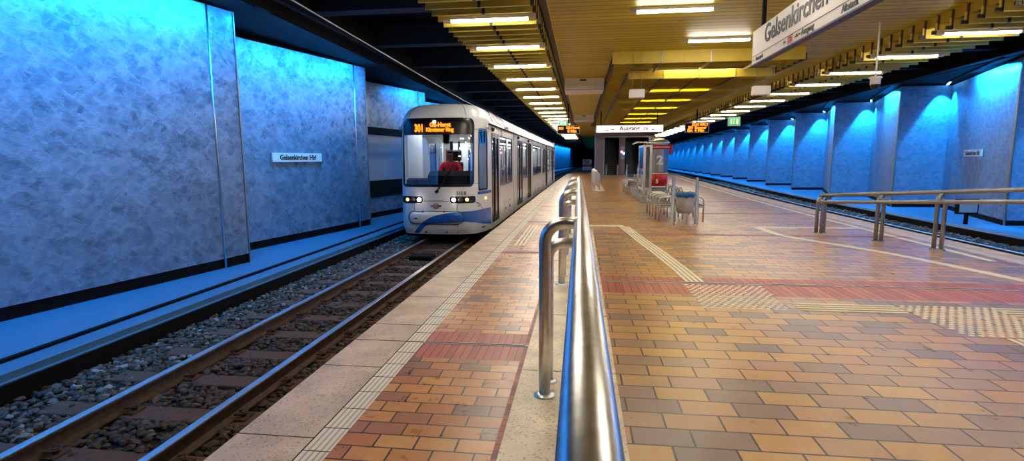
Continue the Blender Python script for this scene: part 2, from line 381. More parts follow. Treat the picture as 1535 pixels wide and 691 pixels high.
def lamp(name, kind, loc, energy, color, parent=None, **kw):
    l = bpy.data.lights.new(name, kind); l.energy = energy; l.color = color
    rot = kw.pop('rot', None)
    for k, v in kw.items(): setattr(l, k, v)
    o = bpy.data.objects.new(name, l); COL.objects.link(o); o.location = loc
    if rot is not None: o.rotation_euler = rot
    if parent is not None: o.parent = parent
    return o

# ------------------------------------------------------------------ platform floor
ZR = -.35      # top of rails
ZW = -.25      # side walkways
YN, YF = -2.5, 150.
DRL, DRR = [4.43, 9.1, 13.75, 18.4], [7.03, 11.65, 16.3, 20.9]
f = MB()
def strip(x0, x1, y0, y1, mi):
    n = max(1, int((y1 - y0) / 2)); vs = []
    for i in range(n + 1):
        y = y0 + (y1 - y0) * i / n; vs += [(x0, y, 0), (x1, y, 0)]
    f.add(vs, [(2 * i, 2 * i + 1, 2 * i + 3, 2 * i + 2) for i in range(n)], mi)
strip(-2.0, -1.52, YN, YF, 0)
strip(-1.52, -1.36, YN, YF, 1)
# left clinker zone with red bands
def banded(x0, x1, y0, y1, drains, wb, mi, rm=3):
    y = y0
    for k, d in enumerate(drains):
        a, c = wb if k == 0 else (.16, .14)
        strip(x0, x1, y, d - a, mi); strip(x0, x1, d - a, d + c, rm); y = d + c
    strip(x0, x1, y, y1, mi)
banded(-1.36, -.465, YN, 56.5, DRL, (.36, .31), 2)
strip(-.465, -.43, YN, 12.3, 5)
strip(-.43, .28, YN, 12.3, 4)
strip(-.465, .28, 12.3, 27.6, 2)
strip(-.465, .66, 27.6, 56.5, 2)
strip(.66, 1.16, 27.6, 37, 4)
strip(.66, 1.16, 37, 56.5, 6)
banded(.28, 1.16, YN, 27.6, DRR, (.62, .34), 6, 7)
banded(1.16, 3.0, YN, 56.5, DRR, (.62, .34), 6, 7)
banded(3.0, 6.62, YN, 56.5, DRR, (.62, .34), 6, 7)
strip(-1.36, 1.6, 56.5, YF, 2)
strip(1.6, 6.62, 56.5, YF, 6)
strip(6.62, 6.78, YN, YF, 1)
strip(6.78, 7.15, YN, YF, 0)
fl = f.build('floor', [M['edge_slab'], M['rib_tile'], M['brick_l'], M['brick_red'], M['stone_strip'], M['brick_border'], M['brick_r'], M['brick_redr']], bend=True, fix=False)
struct(fl)
# platform body under the finish
b = MB(); b.box(-1.96, 7.11, YN, YF, -.8, -.012, step=4)
struct(b.build('floor_base', M['concrete'], bend=True))
b = MB(); b.box(-2.0, -1.8, YN, YF, -.09, -.002, step=4); b.box(6.95, 7.15, YN, YF, -.09, -.002, step=4)
struct(b.build('trim_platform_edge', M['edge_slab'], bend=True))
# joints across the edge slabs and strips
b = MB()
for y in np.arange(.6, 60, 1.075):
    b.box(-2.0, -1.52, y, y + .008, 0, .0012)
for y in (4.43,): b.box(-2.0, -1.36, y, y + .012, 0, .0014)
for y in np.arange(2.36, 30, .2575): b.box(-1.52, -1.36, y, y + .006, 0, .0012)
for y in np.arange(.9, 12, 1.5): b.box(-.43, .28, y, y + .007, 0, .0012)
b.box(-1.526, -1.518, YN, 60, 0, .0012, step=4)
struct(b.build('trim_floor_joint', M['gap_dark'], bend=True))
# drains
for i, y in enumerate(DRL[:3]):
    b = MB(); b.box(-1.36, -.43, y - .022, y + .022, -.01, .004); b.box(-1.34, -.45, y - .008, y + .008, .0045, .006, 1)
    tag(b.build('drain_channel', [M['drain'], M['gap_dark']]), 'slim metal drain across the left walking strip, %s one' % ORD[i], 'drain', 'drain channels across the platform')
for i, y in enumerate(DRR[:3]):
    b = MB(); b.box(.28, 6.6, y - .045, y + .035, -.01, .005); b.box(.3, 6.58, y - .012, y + .008, .0055, .007, 1)
    tag(b.build('drain_channel', [M['drain'], M['gap_dark']], bend=False), 'long grey metal drain between red brick bands right of railing, %s one' % ORD[i], 'drain', 'drain channels across the platform')

# tactile guidance: ribs and stud fields
def ribs(name, label, path, n=4, w=.30, rib=.042):
    b = MB(); P = [Vector((x, y, 0)) for x, y in path]
    for i in range(n):
        off = -w / 2 + w * (i + .5) / n; L = []; Rr = []
        for k, p in enumerate(P):
            a = P[max(0, k - 1)]; c = P[min(len(P) - 1, k + 1)]; t = (c - a).normalized(); nrm = Vector((-t.y, t.x, 0))
            L.append(p + nrm * (off + rib / 2)); Rr.append(p + nrm * (off - rib / 2))
        k = len(P); vs = []
        for a, c in zip(L, Rr): vs += [(a.x, a.y, .0005), (c.x, c.y, .0005), (c.x, c.y, .006), (a.x, a.y, .006)]
        fs = []
        for j in range(k - 1):
            o = 4 * j; fs += [(o + q, o + (q + 1) % 4, o + 4 + (q + 1) % 4, o + 4 + q) for q in range(4)]
        fs += [(0, 3, 2, 1), (4 * (k - 1), 4 * (k - 1) + 1, 4 * (k - 1) + 2, 4 * (k - 1) + 3)]
        b.add(vs, fs)
    return tag(b.build(name, M['cream']), label, 'tactile paving', 'tactile guidance paving')
def inside(p, poly):
    c = False; n = len(poly)
    for i in range(n):
        (x0, y0), (x1, y1) = poly[i], poly[i - 1]
        if (y0 > p[1]) != (y1 > p[1]) and p[0] < (x1 - x0) * (p[1] - y0) / (y1 - y0) + x0: c = not c
    return c
def studs(name, label, poly, pitch=.082, r=.027):
    b = MB(); xs = [p[0] for p in poly]; ys = [p[1] for p in poly]; j = 0; y = min(ys) + .03
    while y < max(ys):
        x = min(xs) + .03 + (pitch / 2 if j % 2 else 0)
        while x < max(xs):
            if inside((x, y), poly):
                vs = [(x + r * math.cos(a), y + r * math.sin(a), z) for z, r in ((.0005, r), (.006, r * .72)) for a in [PI * q / 3 for q in range(6)]]
                b.add(vs, [(q, (q + 1) % 6, 6 + (q + 1) % 6, 6 + q) for q in range(6)] + [tuple(range(6, 12))])
            x += pitch
        y += pitch * .8; j += 1
    return tag(b.build(name, M['cream'], fix=False), label, 'tactile paving', 'tactile guidance paving')
studs('tactile_paving', 'cream studded tactile field just in front of the long drain', [(1.33, 5.83), (2.22, 5.83), (2.30, 6.93), (1.36, 6.93)])
studs('tactile_paving', 'cream studded tactile field at the fork of the guiding strips', [(3.45, 6.14), (4.4, 6.14), (4.4, 5.65), (4.2, 5.15), (3.5, 5.12), (3.42, 5.65)])
ribs('tactile_paving', 'cream ribbed guiding strip running back from the drain to the seats', [(1.51, 7.08), (1.46, 8.0), (1.36, 9.3), (1.22, 10.8), (1.11, 12.2), (1.06, 12.9)], w=.26)
ribs('tactile_paving', 'cream ribbed guiding strip between the two studded fields', [(2.34, 5.98), (3.40, 5.98)], w=.34)
ribs('tactile_paving', 'cream ribbed guiding strip leading right from the studded fork', [(4.36, 5.99), (5.2, 5.99), (6.5, 5.99)], w=.34)
ribs('tactile_paving', 'cream ribbed guiding strip leading from the studded fork toward the camera', [(3.9, 5.08), (3.9, 4.2), (3.9, 2.6)], w=.3)
ribs('tactile_paving', 'short cream cross strip beside the far end of the long handrail', [(.18, 13.05), (1.05, 13.05)], n=5, w=.30, rib=.045)
ribs('tactile_paving', 'cream guiding line curving past the right railing', [(4.12, 12.95), (4.14, 12.2), (4.2, 11.65), (4.36, 11.25), (4.6, 10.8), (4.85, 10.3), (5.1, 9.8), (5.35, 9.1), (5.52, 8.5), (5.75, 7.6), (6.0, 6.6)], n=3, w=.17, rib=.045)
ribs('tactile_paving', 'cream cross line running to the right platform edge behind the railing', [(4.12, 13.06), (6.35, 13.06)], n=3, w=.2, rib=.05)
studs('tactile_paving', 'cream studded corner field beyond the right railing', [(4.0, 12.75), (4.95, 12.75), (4.95, 13.2), (4.0, 13.2)], .08, .03)
ribs('tactile_paving', 'cream ribbed door marker beside the tram near the left platform edge', [(-1.12, 9.8), (-1.12, 13.0)], n=3, w=.24, rib=.035)
b = MB(); b.box(6.30, 6.42, 9, 60, .0005, .004, step=2)
tag(b.build('safety_line', M['cream'], bend=True), 'thin cream line parallel to the right platform edge', 'floor marking')

# ------------------------------------------------------------------ tracks
TL, TR = -3.34, 8.46
b = MB(); b.box(-6.0, -1.9, YN, YF, -.8, -.54, step=4); struct(b.build('ground_trackbed_left', M['soil'], bend=True))
b = MB(); b.box(7.05, 10.6, YN, YF, -.8, -.54, step=4); struct(b.build('ground_trackbed_right', M['soil'], bend=True))
def rail(xc, label):
    r = thing('rail', label, 'rail', (xc, 0, ZR), 'running rails')
    prof = [(-.065, -.15), (.065, -.15), (.065, -.138), (.012, -.118), (.010, -.045), (.034, -.034), (.036, -.012), (-.036, -.012), (-.034, -.034), (-.010, -.045), (-.012, -.118), (-.065, -.138)]
    MB().ext([(xc + x, ZR + z) for x, z in prof], YN, YF, 2.).build('rail_web', M['rail_side'], r, bend=True)
    MB().ext([(xc + x, ZR + z) for x, z in [(-.036, -.012), (.036, -.012), (.034, -.003), (.027, 0), (-.027, 0), (-.034, -.003)]], YN, YF, 2.).build('rail_head', M['rail_top'], r, bend=True)
rail(TL - .5, 'left rail of the near track, polished top, beside the blue walkway')
rail(TL + .5, 'right rail of the near track, polished top, beside the platform edge')
rail(TR - .5, 'rail of the far right track closest to the platform')
rail(TR + .5, 'rail of the far right track closest to the blue wall')
sl = thing('sleeper', '', 'sleeper', (0, 0, 0), 'wooden track sleepers')
b = MB(); b.box(-1.22, 1.22, -.12, .12, -.15, 0)
b.build('beam', M['sleeper'], sl, local=True, bevel=.012)
for s in (-1, 1):
    for t in (-1, 1):
        x = s * .5 + t * .11; c = MB()
        c.box(x - .05, x + .05, -.07, .07, 0, .016)
        c.cyl((x, 0, 0), .022, .016, .06, 6); c.tube([(x - t * .06, -.035, .04), (x, -.045, .052), (x + t * .03, 0, .045), (x, .045, .052), (x - t * .06, .035, .04)], .009, 6)
        c.build('rail_clip', M['rust'], sl, local=True)
ys = list(np.arange(2.47, 13.2, .69))
for i, y in enumerate(ys):
    o = sl if i == 0 else copy_tree(sl)
    o.location = (TL + shift(TL, y), y, -.50); o['label'] = 'brown wooden sleeper of the near track, %s from the camera' % ORD[i]
for i, y in enumerate(np.arange(10.2, 24, .69)):
    o = copy_tree(sl); o.location = (TR + shift(TR, y), y, -.50); o['label'] = 'brown wooden sleeper of the far right track, %s from the camera' % ORD[i]

def ballast(name, label, x0, x1, y0, y1, dens, size, gauge):
    ph = (1 + 5 ** .5) / 2
    base = np.array([(-1, ph, 0), (1, ph, 0), (-1, -ph, 0), (1, -ph, 0), (0, -1, ph), (0, 1, ph), (0, -1, -ph), (0, 1, -ph), (ph, 0, -1), (ph, 0, 1), (-ph, 0, -1), (-ph, 0, 1)]) / 1.9
    fc = np.array([(0, 11, 5), (0, 5, 1), (0, 1, 7), (0, 7, 10), (0, 10, 11), (1, 5, 9), (5, 11, 4), (11, 10, 2), (10, 7, 6), (7, 1, 8), (3, 9, 4), (3, 4, 2), (3, 2, 6), (3, 6, 8), (3, 8, 9), (4, 9, 5), (2, 4, 11), (6, 2, 10), (8, 6, 7), (9, 8, 1)])
    V = []; k = 0
    def dn(y): return dens * min(1, (9. / max(y, 9.)) ** 1.5)
    def sz(y): return size * (max(y, 9.) / 9.) ** .7
    y = y0
    while y < y1:
        n = np.random.poisson(dn(y) * (x1 - x0) * .5)
        for _ in range(n):
            x = random.uniform(x0, x1); yy = y + random.random() * .5
            if any(abs(x - g) < .075 for g in gauge): continue
            s = sz(yy) * random.uniform(.55, 1.25)
            # stones stay low on the sleepers
            ph_ = ((yy - ys[0] + .345) % .69) - .345
            on = abs(ph_) < .13
            if on and abs(x - sum(gauge) / 2) < 1.26 and random.random() < .90: continue
            z = -.53 + random.uniform(-.01, .035) + (.0 if not on else 0)
            a = base * (1 + np.random.uniform(-.28, .28, (12, 1))) * np.array([random.uniform(.8, 1.3), random.uniform(.7, 1.1), random.uniform(.5, .85)]) * s
            t = random.uniform(0, 2 * PI); c_, s_ = math.cos(t), math.sin(t); u = random.uniform(-.5, .5); cu, su = math.cos(u), math.sin(u)
            Rm = np.array([[c_, -s_, 0], [s_, c_, 0], [0, 0, 1]]) @ np.array([[1, 0, 0], [0, cu, -su], [0, su, cu]])
            a = a @ Rm.T + np.array([x + shift(x, yy), yy, z])
            V.append(a); k += 1
        y += .5
    V = np.concatenate(V).astype(np.float32)
    F = (fc[None] + (np.arange(k) * 12)[:, None, None]).reshape(-1, 3).astype(np.int32)
    me = bpy.data.meshes.new(name); me.vertices.add(len(V)); me.vertices.foreach_set('co', V.ravel())
    me.loops.add(F.size); me.loops.foreach_set('vertex_index', F.ravel()); me.polygons.add(len(F))
    me.polygons.foreach_set('loop_start', np.arange(len(F), dtype=np.int32) * 3)
    me.update(calc_edges=True)
    m, nt, bs = newmat(name + '_stone'); g = nt.nodes.new('ShaderNodeNewGeometry')
    rp = ramp(nt, [(0, srgb(56, 44, 36)), (.35, srgb(88, 72, 60)), (.6, srgb(108, 90, 76)), (.9, srgb(132, 116, 100)), (1, srgb(186, 180, 176))])
    lnk(nt, g.outputs['Random Per Island'], rp.inputs[0])
    tc = nt.nodes.new('ShaderNodeTexCoord'); n = nt.nodes.new('ShaderNodeTexNoise'); n.inputs['Scale'].default_value = 35; n.inputs['Detail'].default_value = 5
    lnk(nt, tc.outputs['Object'], n.inputs['Vector'])
    # rusty brake dust stains close to the rails
    sep = nt.nodes.new('ShaderNodeSeparateXYZ'); lnk(nt, tc.outputs['Object'], sep.inputs[0])
    d = nt.nodes.new('ShaderNodeMath'); d.operation = 'SUBTRACT'; lnk(nt, sep.outputs[0], d.inputs[0]); d.inputs[1].default_value = sum(gauge) / 2 + .3
    ab = nt.nodes.new('ShaderNodeMath'); ab.operation = 'ABSOLUTE'; lnk(nt, d.outputs[0], ab.inputs[0])
    mr = nt.nodes.new('ShaderNodeMapRange'); mr.inputs['From Min'].default_value = .75; mr.inputs['From Max'].default_value = 1.2; mr.inputs['To Min'].default_value = .75; mr.inputs['To Max'].default_value = .1
    lnk(nt, ab.outputs[0], mr.inputs['Value'])
    mx = nt.nodes.new('ShaderNodeMix'); mx.data_type = 'RGBA'; lnk(nt, mr.outputs[0], mx.inputs[0]); lnk(nt, rp.outputs[0], mx.inputs[6]); mx.inputs[7].default_value = srgb(78, 58, 44)
    m2 = nt.nodes.new('ShaderNodeMix'); m2.data_type = 'RGBA'; m2.blend_type = 'MULTIPLY'; m2.inputs[0].default_value = .6
    lnk(nt, mx.outputs[2], m2.inputs[6]); lnk(nt, n.outputs['Color'], m2.inputs[7]); lnk(nt, m2.outputs[2], bs.inputs['Base Color'])
    bs.inputs['Roughness'].default_value = .75
    me.polygons.foreach_set('use_smooth', [False] * len(F)); me.update()
    me.materials.append(m)
    o = bpy.data.objects.new(name, me); COL.objects.link(o)
    return tag(o, label, 'gravel', kind='stuff')
ballast('gravel', 'grey brown ballast stones between the rails of the near track and blue walkway', -4.98, -2.02, 2.2, 30, 560, .036, (TL - .5, TL + .5))
ballast('gravel', 'grey ballast stones beside the far right track', 7.2, 10.2, 8, 50, 380, .042, (TR - .5, TR + .5))

mg = thing('track_magnet', 'dark flat track magnet between the rails just before the tram', 'track equipment', (TL + .02, 10.9, -.5))
MB().box(TL - .22, TL + .26, 10.7, 11.1, -.50, -.40).build('casing', M['black'], mg, bevel=.02)
MB().box(TL - .28, TL + .32, 10.85, 10.95, -.50, -.46).build('bracket', M['rust'], mg)
# ------------------------------------------------------------------ side walkways and sawtooth walls
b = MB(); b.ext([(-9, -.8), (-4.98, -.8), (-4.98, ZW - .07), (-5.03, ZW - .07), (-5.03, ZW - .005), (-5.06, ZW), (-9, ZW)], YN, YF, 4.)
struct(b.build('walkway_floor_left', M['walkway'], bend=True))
b = MB(); b.box(-5.36, -5.30, YN, YF, ZW, ZW + .03, step=4); b.box(-4.985, -4.96, YN, YF, -.6, ZW - .08, step=4)
struct(b.build('trim_walkway_duct', M['black'], bend=True))
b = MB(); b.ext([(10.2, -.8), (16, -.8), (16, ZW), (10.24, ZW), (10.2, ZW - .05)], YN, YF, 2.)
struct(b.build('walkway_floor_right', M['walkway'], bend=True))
b = MB(); b.box(10.17, 10.2, YN, YF, -.6, ZW - .06, step=4); struct(b.build('trim_walkway_kerb', M['black'], bend=True))

ZT = 4.17
LX0, LX1 = -7.02, -6.04
ridL = [9.0 + 5.72 * k for k in range(-2, 22)]
RX0, RX1 = 13.12, 11.40      # recess, ridge
ridR = [16.05 + 5.83 * k for k in range(-2, 21)]
w = MB(); bb = MB(); js = []
def sh(x, y): return x + shift(x, y)
for k, yr in enumerate(ridL[1:]):
    ya = yr - 5.72 + .0
    # oblique sheet from the recess (near) to just before the ridge (far), then a short end bay and the return
    p = [(LX0, ya), (LX0 + (LX1 - LX0) * .905, yr - .55), (LX1, yr)]
    p = [(sh(x, y), y) for x, y in p]
    (x0, y0), (x1, y1), (x2, y2) = p; xr = sh(LX0, yr)
    for (a, c), mi in ((((x0, y0), (x1, y1)), 0), (((x1, y1), (x2, y2)), 0), (((x2, y2), (xr, y2 + .001)), 0)):
        n = 1
        za, zc = (ZT - .16 * (1 - (v_[0] - sh(LX0, v_[1])) / (LX1 - LX0)) for v_ in (a, c))
        w.add([(a[0], a[1], ZW + .17), (c[0], c[1], ZW + .17), (c[0], c[1], zc), (a[0], a[1], za)], [(0, 1, 2, 3)], mi)
        dx, dy = c[0] - a[0], c[1] - a[1]; L = math.hypot(dx, dy); nx, ny = dy / L * -.03, dx / L * .03
        nx, ny = (-nx, ny) if False else (nx, ny)
        bb.add([(a[0] + nx, a[1] + ny, ZW), (c[0] + nx, c[1] + ny, ZW), (c[0] + nx, c[1] + ny, ZW + .17), (a[0] + nx, a[1] + ny, ZW + .17)], [(0, 1, 2, 3)])
    js.append(((x1, y1), (x2, y2)))
w.add([(LX0 - .3, YN - 6, ZW), (LX0 - .3, YF, ZW), (LX0 - .3, YF, 5), (LX0 - .3, YN - 6, 5)], [(0, 1, 2, 3)], 1)
wl = struct(w.build('wall_left', [M['wall'], M['soffit']], fix=False))
struct(bb.build('baseboard_left', M['black'], fix=False))
for k, ((x1, y1), (x2, y2)) in enumerate(js[:6]):
    t = MB(); t.tube([(x1 + .006, y1, ZW), (x1 + .006, y1, ZT)], .016, 10)
    if k < 3:
        for q, dy in ((.13, -.12), (.30, .28)):
            t.obox((x1 + .02 + dy * .15, y1 + dy, ZW + .55 + q * .3), (0, 1, 0), (1, 0, 0), (0, 0, 1), .035, .02, .012)
    struct(t.build('trim_joint_cover', M['steel'], bend=False))
    t = MB(); t.box(x2 - .02, x2 + .012, y2 - .012, y2 + .02, ZW, ZT); struct(t.build('trim_corner', M['steel_dull']))
w = MB(); bb = MB(); recR = []
for k, yr in enumerate(ridR[:-1]):
    yn = yr + 5.83
    rx, cx = sh(RX1, yr), sh(RX0, yn); nx = sh(RX1, yn)
    # oblique sheet from ridge (near) to recess (far); then the return facing the camera
    mid = (rx + (cx - rx) * .10, yr + 5.83 * .10)
    for a, c in (((rx, yr), mid), (mid, (cx, yn)), ((cx, yn), (nx, yn))):
        w.add([(a[0], a[1], ZW + .14), (c[0], c[1], ZW + .14), (c[0], c[1], ZT + .04), (a[0], a[1], ZT + .04)], [(3, 2, 1, 0)], 0)
        dx, dy = c[0] - a[0], c[1] - a[1]; L = math.hypot(dx, dy); ox, oy = -dy / L * .03, dx / L * .03
        bb.add([(a[0] + ox, a[1] + oy - .0, ZW), (c[0] + ox, c[1] + oy, ZW), (c[0] + ox, c[1] + oy, ZW + .14), (a[0] + ox, a[1] + oy, ZW + .14)], [(3, 2, 1, 0)])
    recR.append((cx, yn, rx, yr, nx))
w.add([(16, YN - 6, ZW), (20, YF, ZW), (20, YF, 5), (16, YN - 6, 5)], [(3, 2, 1, 0)], 1)
struct(w.build('wall_right', [M['wall_r'], M['soffit']], fix=False))
struct(bb.build('baseboard_right', M['black'], fix=False))
for k in range(1, 7):
    x, y = sh(RX1, ridR[k]), ridR[k]
    t = MB(); t.box(x - .025, x + .02, y - .03, y + .02, ZW, ZT + .04); struct(t.build('trim_corner', M['steel_dull']))

# panel on the third bay on the left: a blank advertising board
a0 = Vector((sh(LX0, 9.0 + 5.72), 9.0 + 5.72, 0)); a1 = Vector((sh(LX0 + (LX1 - LX0) * .905, 9 + 11.44 - .55), 9 + 11.44 - .55, 0))
d = (a1 - a0).normalized(); nrm = Vector((d.y, -d.x, 0))
bd = thing('billboard', 'blank pale billboard with black bands on wall behind the tram', 'billboard', tuple(a0 + d * .3 + Vector((0, 0, .2))))
def onp(s0, s1, z0, z1, off0, off1, name, m, par):
    c = a0 + d * ((s0 + s1) / 2) + nrm * ((off0 + off1) / 2) + Vector((0, 0, (z0 + z1) / 2))
    MB().obox(c, d, nrm, (0, 0, 1), (s1 - s0) / 2, (off1 - off0) / 2, (z1 - z0) / 2).build(name, m, par)
onp(.02, 5.0, .55, 2.6, .01, .06, 'board', M['wall_plain'], bd)
onp(.02, 5.0, 2.42, 2.66, .06, .09, 'band', M['black'], bd)
onp(.02, 5.0, .42, .96, .06, .09, 'band', M['black'], bd)

# wall signs
def wallsign(p, d, label, w_, h_, body, flip=1):
    d = Vector(d).normalized(); n = d.cross(Vector((0, 0, 1))) * flip
    r = thing('station_sign', label, 'sign', p, 'station name signs on the walls')
    MB().obox(Vector(p) + n * .03, d, n, (0, 0, 1), w_ / 2, .02, h_ / 2).build('sign_board', M['sign_white'], r)
    fr = frame_rot(d * flip)
    t = text('lettering', body, h_ * .82, M['ink'], r, Vector(p) + n * .053 + Vector((0, 0, -h_ * .27)), fr, off=.004, align='CENTER')
    return r
pa = Vector((sh(LX0, 9.0), 9.0, 0)); pb = Vector((sh(LX0 + (LX1 - LX0) * .905, 14.17), 14.17, 0)); dd = (pb - pa).normalized()
def on_left(y): return pa + (pb - pa) * ((y - pa.y) / (pb.y - pa.y))
q = on_left(11.77); wallsign((q.x, q.y, 1.68), (dd.x, dd.y, 0), 'white Gelsenkirchen Hbf name sign on the left blue metal wall', 1.68, .20, 'Gelsenkirchen Hbf')
ra = Vector((sh(RX1, ridR[2]) + .17, ridR[2] + .583, 0)); rb = Vector((sh(RX0, ridR[3]), ridR[3], 0)); rd = (ra - rb).normalized()
q = ra + (rb - ra) * .43; wallsign((q.x, q.y, 1.74), (rd.x, rd.y, 0), 'white Gelsenkirchen Hbf name sign on the right blue metal wall', 1.65, .22, 'Gelsenkirchen Hbf')

# ------------------------------------------------------------------ ceiling
ZC = 4.3; ZB = 3.95
def Lb(mb):   # the ceiling follows the gentle bend only
    mb.v = [(x + (y * y / 6700 if y > 0 else 0), y, z) for x, y, z in mb.v]; return mb
def sl_(y): return y * y / 6700 if y > 0 else 0
b = MB()
b.box(-.64, 6.8, YN, 56.5, ZC, ZC + .06, step=4); b.box(-.64, 1.4, 56.5, YF, ZC, ZC + .06, step=4)
struct(Lb(b).build('ceiling', M['ceil']))
b = MB(); b.box(-20, 20, YN, 150, 5.0, 5.05); struct(b.build('ceiling_slab', M['soffit']))
b = MB(); b.box(-7.4, -5.45, YN, YF, 4.2, 4.95, step=4); b.box(-5.45, -5.2, YN, YF, 4.42, 4.6, step=4)
struct(Lb(b).build('ceiling_soffit_left', M['beam']))
b = MB(); b.box(11.0, 20, YN, YF, 4.28, 4.95, step=2); struct(b.build('ceiling_soffit_right', M['black'], bend=True))
for y in np.arange(4.0, 60, 3.1):
    b = MB(); b.box(-5.2 + sl_(y), -2.5 + sl_(y), y, y + .35, 4.45, 4.95); struct(b.build('ceiling_beam', M['beam']))
    b = MB(); b.box(8.6 + sl_(y), 11.2 + shift(11, y), y, y + .35, 4.5, 4.95); struct(b.build('ceiling_beam', M['black']))
# edge mouldings of the flat ceiling
b = MB(); b.box(-.72, -.62, YN, YF, ZC - .10, ZC + .1, step=4); struct(Lb(b).build('trim_ceiling_left', M['brown_dark']))
b = MB(); b.box(-.622, -.60, YN, YF, ZC - .04, ZC + .02, step=4); struct(Lb(b).build('trim_ceiling_bead', M['board']))
b = MB(); b.box(6.78, 6.84, YN, 56, ZC - .17, ZC + .1, step=4); struct(Lb(b).build('trim_ceiling_right', M['board_dark']))
def baffles(name, x0, x1, y0, y1, pitch, zb, h, matl, par=None, t=.028):
    b = MB()
    for y in np.arange(y0, y1, pitch): b.box(x0 + sl_(y), x1 + sl_(y), y, y + t, zb, zb + h)
    return b.build(name, matl, par)
PL, PR = 2.27 / 6, 2.4 / 6
bf = struct(baffles('ceiling_baffle_left', -2.46, -.73, 9.3 - PL * 24, 75, PL, ZB, .20, M['board']))
b = MB()
for x in (-1.60, -.80): b.box(x - .02, x + .02, YN, 75, ZB + .10, ZB + .16, step=4)
for y in np.arange(9.3 - PL * 24, 75, PL): b.box(-1.625 + sl_(y) * 0, -1.575, y - .012, y + .04, ZB - .006, ZB + .12); b.box(-.80, -.74, y - .01, y + .04, ZB, ZC)
bh = Lb(b).build('hanger', M['brown_dark'], bf)
bf = struct(baffles('ceiling_baffle_right', 6.72, 8.46, 11.6 - PR * 30, 75, PR, ZB, .20, M['board']))
b = MB()
for x in (7.4, 8.0): b.box(x - .02, x + .02, YN, 75, ZB + .10, ZB + .16, step=4)
for y in np.arange(11.6 - PR * 30, 75, PR): b.box(6.66, 6.775, y - .006, y + .03, ZB - .004, ZB + .06); b.box(6.745, 6.775, y - .006, y + .03, ZB, ZC); b.box(7.4, 7.45, y - .012, y + .04, ZB - .004, ZB + .1)
Lb(b).build('hanger', M['brown_dark'], bf)

# hanging coffer of boards over the platform centre
cf = thing('ceiling_coffer', 'stepped yellow brown coffer of hanging boards over the platform centre', 'ceiling coffer', (3.1, 14.25, 4.0)); cf['kind'] = 'structure'
YE = 44
b = MB()
b.box(.78, 5.42, 14.25, 14.28, 4.0, 4.3)
for y in np.arange(14.65, YE, .4):
    b.box(.80 + sl_(y), 1.30 + sl_(y), y, y + .028, 4.0, 4.16); b.box(5.22 + sl_(y), 5.42 + sl_(y), y, y + .028, 4.0, 4.16)
for y in (14.65, 15.05, 15.45): b.box(1.3, 5.22, y, y + .028, 4.06, 4.2)
b.build('outer_board', M['board'], cf)
b = MB(); b.box(1.30, 5.24, 15.80, 15.83, 3.84, 4.06)
b.build('inner_front_board', M['board'], cf)
b = MB()
for i, y in enumerate(np.arange(15.8 + .39, YE, .39)):
    b.box(1.32 + sl_(y), 2.20 + sl_(y), y, y + .028, 3.85, 4.02); b.box(4.24 + sl_(y), 5.22 + sl_(y), y, y + .028, 3.85, 4.02)
    if i % 8 != 7: b.box(2.24 + sl_(y), 4.2 + sl_(y), y, y + .028, 3.87, 4.02)
b.build('inner_board', M['board_dark'], cf)
b = MB()
for y in np.arange(15.85, YE, .39 * 8): b.box(2.24 + sl_(y), 4.2 + sl_(y), y, y + .028, 3.86, 4.05)
b.build('lit_yellow_board', M['board_lit_yellow'], cf)
b = MB()
for x, z in ((.78, 4.0), (1.28, 3.93), (2.20, 3.845), (3.22, 3.86), (4.20, 3.845), (5.24, 3.93), (5.42, 4.0)):
    y0 = 14.3 if x < 1 or x > 5.3 else 15.84
    b.box(x - .02, x + .02, y0, YE, z, z + (.05 if 2 < x < 5 else .16), step=4)
Lb(b).build('runner', M['brown_dark'], cf)
b = MB()
for x in (2.0, 2.0 + 1.2, 4.4): b.box(x - .015, x + .015, 14.235, 14.25, 4.0, 4.3); b.box(x - .02, x + .02, 14.3, 15.75, 4.0, 4.05)
for x in (1.32, 2.28, 3.25, 4.22, 5.2): b.box(x - .012, x + .012, 15.785, 15.80, 3.84, 4.06)
b.build('clip', M['steel_dull'], cf)
b = MB(); b.box(.80, 5.4, 14.3, YE, 4.24, 4.28)
b.build('liner', M['brown_dark'], cf)
yl = thing('coffer_lamp', '', 'ceiling light', (3.22, 0, 4.14), 'hidden lamps of the coffer')
MB().box(-.93, .93, -.03, .03, .03, .08).build('housing', M['white_box'], yl, local=True)
MB().tube([(-.9, 0, 0), (.9, 0, 0)], .022, 8).build('tube', M['lamp_y'], yl, local=True)
for i, y in enumerate(np.arange(15.85, YE - 1, .39 * 8)):
    o = yl if i == 0 else copy_tree(yl); o.location = (3.22 + sl_(y), y - .17, 4.14)
    o['label'] = 'warm lamp glowing on the %s yellow board of the ceiling coffer' % ORD[i]

# white duct panels crossing left of the coffer
for i, (y, y1, x1) in enumerate(((18.46, 19.7, .70), (33.3, 34.3, .62))):
    r = thing('duct_panel', ('white boxed duct crossing the flat ceiling left of the coffer', 'farther white boxed duct crossing the flat ceiling above the left display')[i], 'ceiling duct', (.05 + sl_(y), y, 3.9))
    MB().box(-.60 + sl_(y), x1 + sl_(y), y, y1, 3.90, 4.298).build('casing', M['white_box'], r, bevel=.015)
    b = MB(); b.box(.42 + sl_(y), .425 + sl_(y), y - .004, y, 3.91, 4.3); b.box(-.1 + sl_(y), .12 + sl_(y), y - .006, y, 4.2, 4.25); b.box(-.6 + sl_(y), x1 + sl_(y), y - .003, y, 3.905, 3.915)
    b.build('seam', M['gap_dark'], r)

